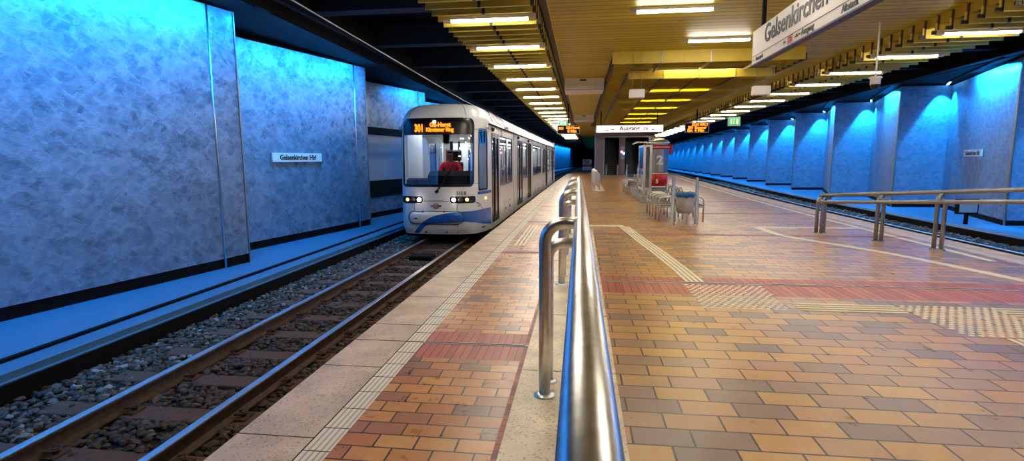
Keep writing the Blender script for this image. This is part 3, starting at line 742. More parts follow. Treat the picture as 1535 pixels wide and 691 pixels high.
# fluorescent fittings
def make_tube(width):
    r = thing('ceiling_light', '', 'ceiling light', (0, 0, 0), 'fluorescent ceiling lights')
    MB().prism([(-.055, .0), (.055, .0), (.04, .06), (-.04, .06)], 0, -width / 2 - .02, width / 2 + .02).build('housing', M['white_box'], r, local=True)
    MB().prism([(-.05, 0), (-.035, -.035), (.035, -.035), (.05, 0)], 0, -width / 2, width / 2).build('diffuser', M['lamp_w'], r, local=True)
    for s in (-1, 1):
        MB().prism([(-.05, .0), (-.035, -.035), (.035, -.035), (.05, 0), (.04, .06), (-.04, .06)], 0, s * (width / 2 + .01), s * (width / 2 + .14)).build('end_cap', M['lamp_end'], r, local=True)
    return r
tl = make_tube(1.30); first = True
def place_tube(x, y, z, label):
    global first
    o = tl if first else copy_tree(tl)
    first = False; o.location = (x + sl_(y), y, z); o['label'] = label
    return o
kl = 0
for k in range(-3, 24):
    y = 9.3 + 2.27 * k; n = k
    place_tube(-1.565, y, ZB + .01, ('fluorescent tube of the left board strip, %s from the camera in view' % ORD[k]) if k >= 0 else 'fluorescent tube of the left board strip above the camera, out of view')
for k in range(-4, 20):
    y = 11.6 + 2.4 * k
    place_tube(7.52, y, ZB + .01, ('fluorescent tube of the right board strip, %s from the camera in view' % ORD[k]) if k >= 0 else 'fluorescent tube of the right board strip above the camera, out of view')
for x, y, lb in ((1.62, 10.25, 'fluorescent tube on the flat ceiling near the upper frame edge'), (3.02, 12.9, 'fluorescent tube on the flat ceiling just in front of the coffer'),
                 (4.2, 9.0, 'fluorescent tube on the flat ceiling above the big station sign'),
                 (1.62, 5.0, 'fluorescent tube on the flat ceiling above the camera, out of view'), (3.02, 7.4, 'fluorescent tube on the flat ceiling above the near tiles, out of view'),
                 (5.2, 5.0, 'fluorescent tube on the flat ceiling to the right, out of view'), (2.2, 1.6, 'fluorescent tube on the flat ceiling behind the camera, out of view')):
    place_tube(x, y, ZC - .06, lb)

# ------------------------------------------------------------------ blue wall lighting
def area_rot(n, along):
    z = -n.normalized(); y = (along - z * along.dot(z)).normalized(); x = y.cross(z)
    return Matrix((x, y, z)).transposed().to_euler()
wl_ = None
for k, yr in enumerate(ridL[1:23]):
    y0 = yr - 5.5; xc = -5.54 + shift(-6, yr)
    r = thing('wall_washer', 'slim blue cove luminaire above the left wall, %s bay' % ORD[k], 'wall light', (xc, y0, 4.2), 'blue wall washers')
    b = MB(); b.prism([(.0, .03), (.06, -.02), (.06, .10), (-.02, .10)], 1, 0, 5.3); b.build('housing', M['black'], r, local=True)
    e = 235
    if k == 3: y0_, ln = 3.6, 1.6      # only the far end of the bay behind the tram is lit
    else: y0_, ln = 0, 5.2
    n = Vector((-.56, 0, -.83))
    lamp('blue_tube', 'AREA', (-.0, y0_ + ln / 2, -.01), e * ln / 5.2, (.008, .34, 1.0), r, shape='RECTANGLE', size=.05, size_y=ln, spread=2.35,
         rot=Matrix(((0, 1, 0), (n.z, 0, -n.x), (-n.x, 0, -n.z))).to_euler() if False else area_rot(n, Vector((0, 1, 0))))
for k, (cx, yn, rx, yr, nx) in enumerate(recR):
    r = thing('wall_washer', 'short blue bar luminaire over the right wall, %s recess' % ORD[k], 'wall light', (cx - .34, yn - .34, 4.26), 'blue corner lights')
    dirv = Vector((-.45, -.9, 0)).normalized(); side = Vector((-dirv.y, dirv.x, 0))
    MB().obox((0, 0, .02), dirv, side, (0, 0, 1), .45, .05, .03).build('housing', M['black'], r, local=True)
    MB().obox((0, 0, -.02), dirv, side, (0, 0, 1), .42, .03, .012).build('tube', M['lamp_b2'], r, local=True)
    n = Vector((.10, .14, -1))
    lamp('blue_spot', 'SPOT', (-.05, -.05, -.05), 1100, (.010, .36, 1.0), r, spot_size=1.3, spot_blend=.25, shadow_soft_size=.06, rot=n.to_track_quat('-Z', 'Y').to_euler())
    u = Vector((rx - cx, yr - yn, 0)).normalized(); pl_ = Vector((u.y, -u.x, 0)) * (1 if u.y * 1 < 0 else -1)
    r2 = thing('wall_washer', 'slim blue cove luminaire above the right wall, %s bay' % ORD[k], 'wall light', (0, 0, 0), 'blue wall washers')
    c = Vector(((rx + cx) / 2 - .34, (yr + yn) / 2 - .1, 4.24)); r2.location = c
    MB().obox((-.05, 0, .05), u, (u.y, -u.x, 0), (0, 0, 1), 2.6, .03, .05).build('housing', M['black'], r2, local=True)
    n = Vector((.6, -.1, -.8)); q = n.to_track_quat('-Z', 'Y')
    ang = math.atan2(u.x, -u.y) * -1
    zax = -n.normalized(); yax = (u - zax * u.dot(zax)).normalized(); xax = yax.cross(zax)
    e_ = Matrix((xax, yax, zax)).transposed().to_euler()
    lamp('blue_tube', 'AREA', (0, 0, -.01), 760, (.008, .34, 1.0), r2, shape='RECTANGLE', size=.05, size_y=5.4, spread=2.9, rot=e_)

# contact wire and conduit over the near track
tag(MB().tube([(TL, -2, 3.75), (TL, 6.1, 3.45), (TL + .03, 15.2, 3.28), (TL + .1, 30, 3.3), (TL + .5, 60, 3.4)], .011, 6).build('contact_wire', M['steel_dull']), 'thin overhead contact wire running to the tram roof', 'wire')
tag(Lb(MB().tube([(-5.08, y, 4.30) for y in range(-2, 90, 4)], .045, 8)).build('conduit', M['beam']), 'dark conduit along the ceiling above the left walkway', 'pipe')
tag(MB().tube([(sh(9.6, y) + 0.0, y, 3.85 + .0015 * (y - 12) ** 2) for y in (6, 9, 12, 15, 18, 24, 30)], .012, 6).build('contact_wire', M['black']), 'thin dark overhead wire crossing the top of the right blue wall', 'wire')

# ------------------------------------------------------------------ handrails
def arc(c, r, a0, a1, n, u, v):
    c, u, v = Vector(c), Vector(u), Vector(v)
    return [c + u * r * math.cos(a0 + (a1 - a0) * i / n) + v * r * math.sin(a0 + (a1 - a0) * i / n) for i in range(n + 1)]
def jpost(base, z, arm, dirv, r, R=.13):
    """upright with a bend at the top reaching `arm` along dirv"""
    B = Vector(base); d = Vector(dirv).normalized()
    P = [B, B + Vector((0, 0, (z - R) * .5))]
    P += arc(B + d * R + Vector((0, 0, z - R)), R, PI, PI / 2, 8, d, (0, 0, 1))
    P += [B + d * arm + Vector((0, 0, z))]
    b = MB(); b.tube(P, r, 16); b.lathe([(r * 1.9, 0), (r * 1.9, .006), (r * 1.3, .016), (r, .018)], tuple(B), 20)
    return b
h = thing('handrail', 'long polished steel tube railing in the foreground on cream stone', 'railing', (0, 0, 0))
MB().tube([(.022, -1.6, 1.18), (.012, 4, 1.18), (-.005, 8, 1.18), (-.02, 11.9, 1.18), (-.02, 11.93, 1.18)], [.049, .049, .049, .049, .036], 32).build('top_rail', M['steel'], h)
MB().tube([(.03, -1.6, 1.02), (.012, 4, 1.02), (-.02, 11.8, 1.02)], .036, 20).build('lower_rail', M['steel'], h)
for y0, y1 in ((3.48, 3.72), (6.78, 7.3), (8.9, 9.15), (11.5, 11.75)):
    jpost((-.225, y0, 0), 1.19, .22, (1, 0, 0), .040).build('post', M['steel'], h)
    jpost((-.215, y1, 0), 1.02, .22, (1, 0, 0), .036, .11).build('post', M['steel'], h)
g = thing('handrail', 'distant steel railing on cream strip left of the escalator portal', 'railing', (.8, 28.3, 0))
b = MB(); b.tube([(.87, 28.4, .98), (.92, 37, .98)], .045, 12); b.build('top_rail', M['steel'], g)
for y in (28.5, 30.5, 32.5, 34.5, 36.5):
    jpost((.76 + .003 * (y - 28), y, 0), .98, .12, (1, 0, 0), .04).build('post', M['steel'], g); jpost((1.0, y, 0), .9, .1, (-1, 0, 0), .036).build('post', M['steel'], g)
# right diagonal railing, its tubes rise toward the camera
g = thing('handrail', 'brown grey steel railing with two tubes standing diagonally near the right track', 'railing', (5.06, 12.15, 0))
A0, AD = Vector((5.06, 12.15, 0)), Vector((1.19, -2.05, 0)); an = Vector((AD.y, -AD.x, 0)).normalized() * -1   # away from camera
def rp(t, z, o=0): p = A0 + AD * t + an * o; return (p.x, p.y, z)
zA = lambda t: .80 + .205 * t
zB = lambda t: .665 + .175 * t
MB().tube([rp(-.02, zA(0), .13), rp(.8, zA(.8), .13), rp(2.6, zA(2.6), .13)], .040, 18).build('upper_rail', M['steel_dull'], g)
MB().tube([rp(.03, zB(.05), -.12), rp(1, zB(1), -.12), rp(2.6, zB(2.6), -.12)], .036, 18).build('lower_rail', M['steel_dull'], g)
for t0, t1 in ((0.0, .05), (.535, .58), (.965, 1.015), (1.75, 1.8)):
    jpost(rp(t0, 0, 0), zA(t0) - .05, .12, an, .036, .09).build('post', M['steel_dull'], g)
    jpost(rp(t1, 0, 0), zB(t1) + .03, .12, -an, .034, .09).build('post', M['steel_dull'], g)
jpost((5.235, 12.21, 0), zA(0) - .04, .12, AD, .034, .08).build('post', M['steel_dull'], g)

# ------------------------------------------------------------------ benches, bin, column, showcase
def make_bench(nseat=4, W=.60):
    r = thing('platform_bench', '', 'bench', (0, 0, 0), 'tubular steel benches')
    for i in range(nseat):     # seats face -X
        y0 = i * W + .05; y1 = y0 + W - .1
        b = MB(); n = 9
        for j in range(n):
            x = -.02 + j * .42 / (n - 1); z = .40 + .02 * math.cos(j / (n - 1) * 2 * PI)
            b.tube([(x, y0, z), (x, y1, z)], .008, 6)
        b.tube([(-.03, y0, .415), (-.03, y1, .415), (.41, y1, .42), (.41, y0, .42)], .014, 8, closed=True)
        b.build('seat', M['steel_dull'], r, local=True)
        b = MB()
        b.tube([(.42, y0, .44), (.50, y0 + .01, .70)] + arc((.515, (y0 + y1) / 2, .76), (y1 - y0) / 2 - .01, PI, 0, 8, (0, 1, 0), (0.02, 0, .42)) + [(.50, y1 - .01, .70), (.42, y1, .44)], .015, 8)
        for k in range(5): z = .50 + k * .075; b.tube([(.44 + .03 * k * .7, y0 + .01, z), (.44 + .03 * k * .7, y1 - .01, z)], .007, 6)
        b.build('backrest', M['steel_dull'], r, local=True)
    for i in range(nseat + 1):
        y = i * W
        b = MB(); b.tube([(.0, y, 0), (.0, y, .5)] + arc((.10, y, .53), .10, PI, PI / 2, 6, (1, 0, 0), (0, 0, 1)) + [(.30, y, .63)] + arc((.36, y, .54), .09, PI / 2, 0, 6, (1, 0, 0), (0, 0, 1)) + [(.45, y, .40)], .020, 10)
        b.build('armrest', M['steel'], r, local=True)
        MB().tube([(.40, y, 0), (.40, y, .42)], .020, 10).build('leg', M['steel'], r, local=True)
    MB().box(.02, .40, 0, nseat * W, .372, .392).build('beam', M['steel_dull'], r, local=True, bevel=.004)
    return r
bn = make_bench(); bn.location = (2.02, 14.05, 0); bn['label'] = 'tubular steel bench of four seats with armrests, left of the litter bin'
o = copy_tree(bn); o.location = (3.12, 16.45, 0); o.rotation_euler = (0, 0, PI); o['label'] = 'tubular steel bench facing the right track behind the litter bin'
o = copy_tree(bn); o.location = (2.1, 24.6, 0); o['label'] = 'distant tubular steel bench left of the glass showcase'
def make_bin():
    r = thing('litter_bin', '', 'bin', (0, 0, 0), 'litter bins between posts')
    for x, y in ((-.31, -.16), (.31, .16)):
        b = MB(); b.lathe([(.055, 0), (.055, .02), (.044, .025), (.044, 1.10), (.036, 1.135), (.018, 1.15), (.001, 1.153)], (x, y, 0), 20); b.build('post', M['steel_dull'], r, local=True)
    b = MB(); b.lathe([(.001, .29), (.16, .29), (.195, .32), (.205, .36), (.205, .74), (.195, .74), (.19, .4), (.001, .36)], (0, 0, 0), 28)
    b.obox((0, 0, .5), (.31, .16, 0), (-.16, .31, 0), (0, 0, 1), .8, .04, .03)
    b.build('bucket', M['concrete'], r, local=True)
    b = MB()
    n = 28; vs = []
    prof = [(.212, .68), (.222, .69), (.228, .72), (.228, .75), (.215, .79), (.17, .80), (.13, .76), (.10, .70), (.001, .62)]
    for i, (rr, z) in enumerate(prof):
        for j in range(n):
            a = 2 * PI * j / n; k = 1 + .03 * math.sin(a * 7 + i) + .02 * math.sin(a * 11 + 2 * i)
            vs.append((rr * k * math.cos(a), rr * k * math.sin(a), z + .012 * math.sin(a * 5 + i) + (.015 * math.sin(a * 9) if i == 0 else 0)))
    b.add(vs, [(i * n + j, i * n + (j + 1) % n, (i + 1) * n + (j + 1) % n, (i + 1) * n + j) for i in range(len(prof) - 1) for j in range(n)], 0, True)
    b.build('bin_liner', M['bag_blue'], r, local=True)
    return r
bi = make_bin(); bi.location = (2.54, 13.42, 0); bi['label'] = 'round metal litter bin with bright blue liner between two posts'
o = copy_tree(bi); o.location = (2.75, 29.2, 0); o['label'] = 'distant litter bin beyond the far bench near the escalators'

# round column with red bands
cx, cy = 3.38, 24.0
c = thing('information_column', 'round metal column with red bands and white number 2', 'column', (cx, cy, 0))
MB().cyl((cx, cy, 0), .39, 0, 2.30, 40).build('column_body', M['steel_dull'], c)
b = MB(); b.lathe([(.43, 2.26), (.44, 2.30), (.40, 2.36), (.30, 2.44), (.12, 2.50), (.001, 2.52)], (cx, cy, 0), 40); b.build('dome_cap', M['steel'], c)
b = MB(); b.lathe([(.40, .42), (.402, .42), (.402, 1.02), (.40, 1.02)], (cx, cy, 0), 40); b.build('red_band', M['red'], c)
b = MB(); b.lathe([(.40, .40), (.408, .40), (.408, .44), (.40, .44)], (cx, cy, 0), 40); b.lathe([(.40, .96), (.408, .96), (.408, 1.0), (.40, 1.0)], (cx, cy, 0), 40); b.build('trim_ring', M['cream'], c)
b = MB()
b.lathe([(.39, 2.02), (.45, 2.03), (.455, 2.19), (.39, 2.2)], (cx, cy, 0), 40)
for a in (-PI * .08, PI * 1.08, PI * .35, PI * .65):
    x, y = cx + .49 * math.cos(a), cy + .49 * math.sin(a)
    b.tube([(x, y, 2.24), (x, y, 1.86), (x, y, 1.78)], [.07, .06, .025], 10)
b.build('red_collar', M['red'], c)
b = MB(); b.lathe([(.45, 2.085), (.459, 2.085), (.459, 2.115), (.45, 2.115)], (cx, cy, 0), 40); b.build('white_ring', M['white'], c)
text('number', '2', .52, M['white'], c, (cx - .15, cy - .42, 1.38), FACE_CAM, off=.022, extrude=.004)
text('number', '5', .22, M['cream'], c, (cx - .16, cy - .412, .58), FACE_CAM, off=.01)
# showcase
s_ = thing('display_case', 'tall glazed steel display case on a low concrete plinth', 'display case', (2.9, 21.6, 0))
b = MB(); b.box(2.26, 2.86, 20.0, 24.4, 0, .26); b.build('plinth', M['concrete'], s_, bevel=.02)
for x, y in ((2.43, 21.0), (2.66, 21.0), (2.43, 22.7), (2.66, 22.7)):
    MB().box(x - .045, x + .045, y - .045, y + .045,   .26, 2.06).build('post', M['steel'], s_, bevel=.008)
b = MB(); b.box(2.38, 2.71, 20.95, 22.75, 2.05, 2.14); b.box(2.38, 2.71, 20.95, 22.75, .40, .50); b.build('frame', M['steel'], s_, bevel=.01)
MB().box(2.48, 2.61, 20.98, 20.995, .5, 2.05).build('glass_panel', M['glass'], s_)
MB().box(2.40, 2.41, 21.05, 22.65, .5, 2.05).build('glass_panel', M['glass'], s_)
MB().box(2.46, 2.50, 21.06, 22.62, .52, 2.04).build('notice_board', M['poster'], s_)
b = MB(); b.box(2.452, 2.46, 21.15, 21.8, .9, 1.9); b.box(2.452, 2.46, 21.9, 22.5, .9, 1.9); b.build('poster', M['white'], s_)
b = MB(); b.box(2.50, 2.62, 21.03, 21.05, .52, 2.04); b.build('poster', M['poster'], s_)
o_ = thing('canopy_ring', 'thin bent steel rods on top of the display case', 'ornament', (2.5, 22.0, 2.14))
b = MB()
b.tube([(2.05, 21.3, 2.22), (2.2, 21.6, 2.27), (2.4, 21.8, 2.26), (2.6, 22.2, 2.28), (2.72, 22.6, 2.22)], .022, 8)
b.tube([(2.1, 22.6, 2.20), (2.3, 22.2, 2.26), (2.5, 21.7, 2.26), (2.65, 21.4, 2.20)], .022, 8)
b.tube([(2.5, 22, 2.14), (2.52, 21.9, 2.27)], .02, 8); b.tube([(2.6, 22, 2.14), (2.62, 22.1, 2.28)], .02, 8)
b.build('rod', M['steel'], o_)

# ------------------------------------------------------------------ signs, displays, small ceiling things
sg = thing('station_sign', 'large hanging white sign reading Gelsenkirchen with exit arrows', 'sign', (2.97, 8, 3.47))
SX = 2.97
MB().box(SX, SX + .11, 4.6, 10.15, 3.225, 3.79).build('sign_board', M['sign_white'], sg, bevel=.006)
b = MB(); b.box(SX - .003, SX + .113, 4.58, 10.155, 3.205, 3.226); b.build('bottom_edge', M['sign_blue_grey'], sg)
FL = frame_rot((0, -1, 0)); SXs = SX - .004
text('station_name', 'Gelsenkirchen', .395, M['ink'], sg, (SXs, 9.52, 3.475), FL, off=.008, xs=1.0)
text('station_suffix', 'Hbf', .395, M['ink'], sg, (SXs, 6.85, 3.475), FL, off=.008, xs=1.0)
text('exit_text', 'Ausgang', .12, M['ink'], sg, (SXs, 8.0, 3.262), FL, off=.002)
text('direction_text', 'Neustadt', .10, M['ink'], sg, (SXs, 9.93, 3.26), FL, off=.001)
text('direction_text', 'Altstadt', .12, M['ink'], sg, (SXs, 6.86, 3.256), FL, off=.002)
text('rail_emblem', 'DB', .10, M['ink_red'], sg, (SXs, 8.465, 3.262), FL, off=.003)
b = MB()
b.box(SXs - .002, SXs + .003, 4.6, 10.12, 3.352, 3.358)
def arrow(b, y, z, s):
    b.box(SXs - .002, SXs, y - s, y + s * .9, z - s * .16, z + s * .16)
    b.add([(SXs - .002, y + s * 1.15, z), (SXs - .002, y + s * .35, z + s * .75), (SXs - .002, y + s * .05, z + s * .75), (SXs - .002, y + s * .8, z), (SXs - .002, y + s * .05, z - s * .75), (SXs - .002, y + s * .35, z - s * .75)], [(0, 1, 2, 3), (0, 3, 4, 5)])
arrow(b, 8.60, 3.295, .05); arrow(b, 10.03, 3.29, .032)
b.box(SXs - .002, SXs, 8.10, 8.23, 3.275, 3.30); b.box(SXs - .002, SXs, 8.13, 8.19, 3.30, 3.32); b.box(SXs - .002, SXs, 8.03, 8.10, 3.285, 3.31)
b.build('line_and_arrows', M['ink'], sg)
b = MB()
for (a, c) in (((8.29, 3.242), (8.49, 3.25)), ((8.29, 3.34), (8.49, 3.348)), ((8.29, 3.242), (8.298, 3.348)), ((8.482, 3.242), (8.49, 3.348))): b.box(SXs - .002, SXs, a[0], c[0], a[1], c[1])
b.build('emblem_frame', M['ink_red'], sg)
b = MB(); b.box(SX + .04, SX + .09, 9.78, 9.86, 3.79, 4.3); b.box(SX + .04, SX + .09, 5.2, 5.28, 3.79, 4.3); b.build('hanger', M['black'], sg)

ex = thing('exit_sign', 'long lit white Ausgang sign above the escalator portal', 'sign', (2.45, 28, 3.12))
MB().box(.77, 4.13, 28.0, 28.14, 2.94, 3.32).build('casing', M['steel_dull'], ex)
MB().box(.80, 4.10, 27.985, 28.0, 2.96, 3.30).build('lit_face', M['sign_lit'], ex)
text('lettering', 'Ausgang', .30, M['ink'], ex, (1.95, 27.975, 3.05), FACE_CAM, off=.006)
text('rail_emblem', 'DB', .17, M['ink_red'], ex, (3.15, 27.975, 3.06), FACE_CAM, off=.004)
b = MB(); b.box(1.20, 1.36, 27.97, 27.98, 3.05, 3.07); b.box(1.33, 1.38, 27.97, 27.98, 3.07, 3.10); b.box(1.55, 1.68, 27.97, 27.98, 3.06, 3.11); b.box(3.5, 3.72, 27.97, 27.98, 3.06, 3.08); b.box(3.55, 3.65, 27.97, 27.98, 3.08, 3.11)
b.build('pictogram', M['ink'], ex)
b = MB(); b.box(1.0, 1.05, 28.05, 28.1, 3.32, 4.1); b.box(3.8, 3.85, 28.05, 28.1, 3.32, 3.9); b.build('hanger', M['black'], ex)

def display(label, x0, x1, y, z0, z1, lines, ztop):
    r = thing('departure_display', label, 'display', ((x0 + x1) / 2, y, z0), 'departure displays')
    MB().box(x0, x1, y, y + .16, z0, z1).build('casing', M['black'], r, bevel=.01)
    hh = (z1 - z0); b = MB(); t = .025
    b.box(x0, x1, y - .004, y, z0, z0 + t); b.box(x0, x1, y - .004, y, z1 - t, z1); b.box(x0, x0 + t, y - .004, y, z0 + t, z1 - t); b.box(x1 - t, x1, y - .004, y, z0 + t, z1 - t); b.build('rim', M['tram_grey'], r)
    for body, fx, fz, s in lines:
        text('led_text', body, s, M['led'], r, (x0 + fx * (x1 - x0), y - .01, z0 + fz * hh), FACE_CAM, off=.007)
    b = MB(); b.tube([((x0 + x1) / 2, y + .08, z1), ((x0 + x1) / 2, y + .08, ztop)], .03, 8); b.build('hanger', M['black'], r)
display('black departure display with amber lettering hanging by the right baffles', 4.80, 5.88, 26, 2.80, 3.26, [('ZUG HÄLT', .28, .70, .15), ('301 Essener', .12, .40, .17), ('Str. 4 Min', .1, .10, .19)], 3.9)
display('black departure display with amber lettering hanging over the left edge', -1.12, -.05, 26, 2.80, 3.22, [('301', .06, .52, .17), ('GE-Horst', .40, .60, .16), ('0 Min', .46, .18, .19)], 4.2)
for i, (x0, x1, y, z0, z1, zt, lb) in enumerate(((7.0, 7.5, 27, 3.18, 3.54, 4.1, 'green lit emergency exit sign hanging before the right blue wall'), (-1.20, -.74, 30, 3.44, 3.70, 4.0, 'green lit emergency exit sign above the left departure display'))):
    r = thing('exit_sign', lb, 'sign', ((x0 + x1) / 2, y, z0), 'green exit signs')
    MB().box(x0 - .03, x1 + .03, y, y + .10, z0 - .03, z1 + .03).build('casing', M['tram_grey'], r)
    MB().box(x0, x1, y - .006, y, z0, z1).build('lit_face', M['green_sign'], r)
    b = MB(); w_ = x1 - x0
    b.box(x0 + w_ * .15, x0 + w_ * .30, y - .012, y - .006, z0 + .06, z1 - .06); b.box(x0 + w_ * .42, x0 + w_ * .5, y - .012, y - .006, z0 + .05, z1 - .12); b.box(x0 + w_ * .40, x0 + w_ * .55, y - .012, y - .006, z1 - .11, z1 - .05); b.box(x0 + w_ * .66, x0 + w_ * .86, y - .012, y - .006, z0 + .05, z1 - .05)
    b.build('pictogram', M['sign_white'], r)
    b = MB(); b.tube([(x0 + .05, y + .05, z1), (x0 + .05, y + .05, zt)], .008, 6); b.tube([(x1 - .05, y + .05, z1), (x1 - .05, y + .05, zt)], .008, 6); b.build('hanger', M['steel_dull'], r)
for x0, x1, z0, z1, lb in ((1.21, 1.58, 3.13, 3.34, 'small white ceiling box hanging under the coffer'), (4.18, 4.58, 3.14, 3.36, 'small white ceiling box hanging right of the coffer')):
    r = thing('loudspeaker', lb, 'loudspeaker', ((x0 + x1) / 2, 14, z0), 'white hanging loudspeakers')
    MB().box(x0, x1, 14, 14.22, z0, z1).build('casing', M['white_box'], r, bevel=.02)
    b = MB(); b.tube([(x0 + .08, 14.1, z1), (x0 + .08, 14.1, 4.3)], .004, 6); b.tube([(x1 - .08, 14.1, z1), (x1 - .08, 14.1, 4.3)], .004, 6); b.build('suspension_wire', M['steel_dull'], r)
cm = thing('security_camera', 'white dome security camera on a thin rod below right baffles', 'camera', (5.95, 12, 3.0))
b = MB(); b.tube([(5.93, 12, 3.20), (5.93, 12, 4.3)], .016, 10); b.build('rod', M['white'], cm)
b = MB(); b.lathe([(.001, 3.245), (.09, 3.24), (.12, 3.225), (.12, 3.205), (.095, 3.195), (.09, 3.08), (.001, 3.08)], (5.93, 12, 0), 24); b.build('housing', M['white'], cm)
b = MB(); b.lathe([(.085, 3.08), (.082, 3.04), (.06, 3.005), (.03, 2.99), (.001, 2.985)], (5.93, 12, 0), 24); b.build('dome', M['tram_black'], cm)
bx = thing('signal_box', 'grey box on a thin post beside the far right track', 'signal', (10.68, 16.2, -.4))
b = MB(); b.box(10.40, 10.93, 16.2, 16.32, .04, .46); b.build('frame', M['black'], bx)
b = MB(); b.box(10.44, 10.89, 16.185, 16.2, .09, .41); b.build('plate', M['concrete'], bx)
b = MB(); b.box(10.64, 10.71, 16.22, 16.3, -.5, .05); b.build('post', M['black'], bx)

# ------------------------------------------------------------------ escalator portal
PY = 56.5
b = MB(); pr = [(1.55, 2.45), (7.05, 7.6)]
b.box(1.55, 2.45, PY, PY + 4, 0, 4.3); b.box(7.05, 7.6, PY, PY + 4, 0, 4.3); b.box(2.45, 7.05, PY, PY + 4, 3.85, 4.3); 
struct(b.build('wall_portal', M['grey_wall']))
b = MB(); b.box(2.35, 2.47, PY - .06, PY, 0, 3.95); b.box(2.47, 6.9, PY - .06, PY, 3.83, 3.95); b.box(6.9, 7.05, PY - .06, PY, 0, 3.95); struct(b.build('trim_portal', M['tram_grey']))
b = MB(); b.box(2.45, 7.05, PY + 3.9, PY + 14, 3.9, 9); b.box(2.3, 2.45, PY + 4, PY + 14, 0, 9); b.box(7.05, 7.2, PY + 4, PY + 14, 0, 9); b.box(2.3, 7.2, PY + 14, PY + 14.2, 0, 9)
struct(b.build('wall_stairwell', M['portal_dark']))
def escalator(x0, x1, label):
    r = thing('escalator', label, 'escalator', ((x0 + x1) / 2, PY + .5, 0), 'escalators')
    b = MB(); y = PY + .6; z = 0
    b.box(x0, x1, PY - .3, y + .8, -.02, .015); y += .8
    for i in range(26): b.box(x0, x1, y, y + .42, z, z + .2); y += .36; z += .2
    b.build('step', M['step'], r)
    for s, xx in (('l', x0 - .14), ('r', x1 + .02)):
        b = MB(); b.add([(xx + a, yy, zz) for a in (0, .12) for yy, zz in ((PY + .1, 0), (PY + .1, .9), (PY + 1.4, 1.0), (PY + 10.8, 6.2), (PY + 10.8, 5.1), (PY + 1.6, 0))],
              [(0, 1, 2, 3, 4, 5), (11, 10, 9, 8, 7, 6)] + [(i, (i + 1) % 6, 6 + (i + 1) % 6, 6 + i) for i in range(6)])
        b.build('balustrade', M['steel_dull'], r)
        MB().tube([(xx + .06, PY + .1, .88), (xx + .06, PY + .1, 1.0), (xx + .06, PY + 1.4, 1.06), (xx + .06, PY + 10.8, 6.3)], .05, 8).build('handrail', M['steel'], r)
escalator(2.75, 3.75, 'left escalator with dark steps inside the grey portal')
escalator(4.85, 5.85, 'right escalator in deep shade inside the grey portal')
b = MB(); b.box(4.05, 4.55, PY + .1, PY + .5, 0, 3.85); b.box(3.95, 4.1, PY + .1, PY + .5, 0, 3.85); struct(b.build('pillar_portal', M['grey_wall']))
sw = thing('stairwell_fill_light', 'unseen fill light added inside the escalator shaft to brighten the balustrades', 'ceiling light', (4.7, PY + 6, 6.6))  # unseen fill light, added to brighten the escalator balustrades and steps
MB().box(3.0, 6.4, PY + 5.8, PY + 6.2, 6.6, 6.7).build('housing', M['white_box'], sw); MB().box(3.05, 6.35, PY + 5.85, PY + 6.15, 6.56, 6.6).build('diffuser', M['tram_lamp'], sw)
sgn = thing('signal_lamp', 'small lit red and blue lamp panel on the pillar between the escalators', 'lamp', (4.28, PY, 2.2))
MB().box(4.08, 4.5, PY + .02, PY + .09, 1.6, 2.9).build('panel', M['tram_grey'], sgn)
MB().ball((4.2, PY, 2.35), .10, .06, .10, 8).build('red_lamp', M['red_l'], sgn); MB().ball((4.42, PY, 2.2), .11, .06, .11, 8).build('blue_lamp', M['blue_l'], sgn)
# tunnel end walls
b = MB(); b.box(-9, 1.55, 149, 149.3, -.8, 5); b.box(1.55, 30, 149, 149.3, -.8, 5); struct(b.build('wall_far', M['black']))
b = MB(); b.box(-20, 20, -8, -7.8, -.8, 5); struct(b.build('wall_back', M['grey_wall']))
kiosk = thing('platform_kiosk', 'tiny pale red vending machine at the far platform end', 'kiosk', (.9, 82, 0))
MB().box(.35, 1.7, 82, 83, 0, 1.6).build('body', M['white'], kiosk); MB().box(.35, 1.7, 81.97, 82, .5, .9).build('red_panel', M['red'], kiosk); MB().box(.5, 1.3, 81.96, 82, 1.0, 1.45).build('screen', M['tram_black'], kiosk)

# ------------------------------------------------------------------ tram
TX = -3.395; HW = 1.12
LV = [(-.18, .97, .12), (-.05, 1, .05), (.10, 1, 0), (.40, 1, -.02), (.62, 1, 0), (.97, 1, .02), (1.3, 1, .05), (1.7, 1, .09), (2.1, 1, .14), (2.40, .997, .19), (2.52, .985, .215),
      (2.62, .965, .25), (2.72, .93, .32), (2.80, .885, .41), (2.88, .81, .54), (2.94, .71, .70), (2.98, .56, .88), (3.005, .34, 1.05), (3.015, .0, 1.2)]
_z = [a[0] for a in LV]; _s = [a[1] for a in LV]; _y = [a[2] for a in LV]
PLN = [(0, 12.37), (.2, 12.373), (.4, 12.39), (.58, 12.415), (.7, 12.45), (.80, 12.505), (.87, 12.575), (.93, 12.68), (.98, 12.82), (1.03, 13.0), (1.075, 13.22), (1.105, 13.42), (1.12, 13.6)]
_a = [0.]
for i in range(1, len(PLN)): _a.append(_a[-1] + math.dist(PLN[i], PLN[i - 1]))
SMAX = _a[-1]
def bulge(s, z):
    cx_, hx, cz, hz = -.03, .67, .235, .155
    dx = max(0, abs(s - cx_) - (hx - hz)); d = math.hypot(dx, z - cz) / hz
    return .055 * max(0, 1 - d ** 3) if d < 1 else 0.
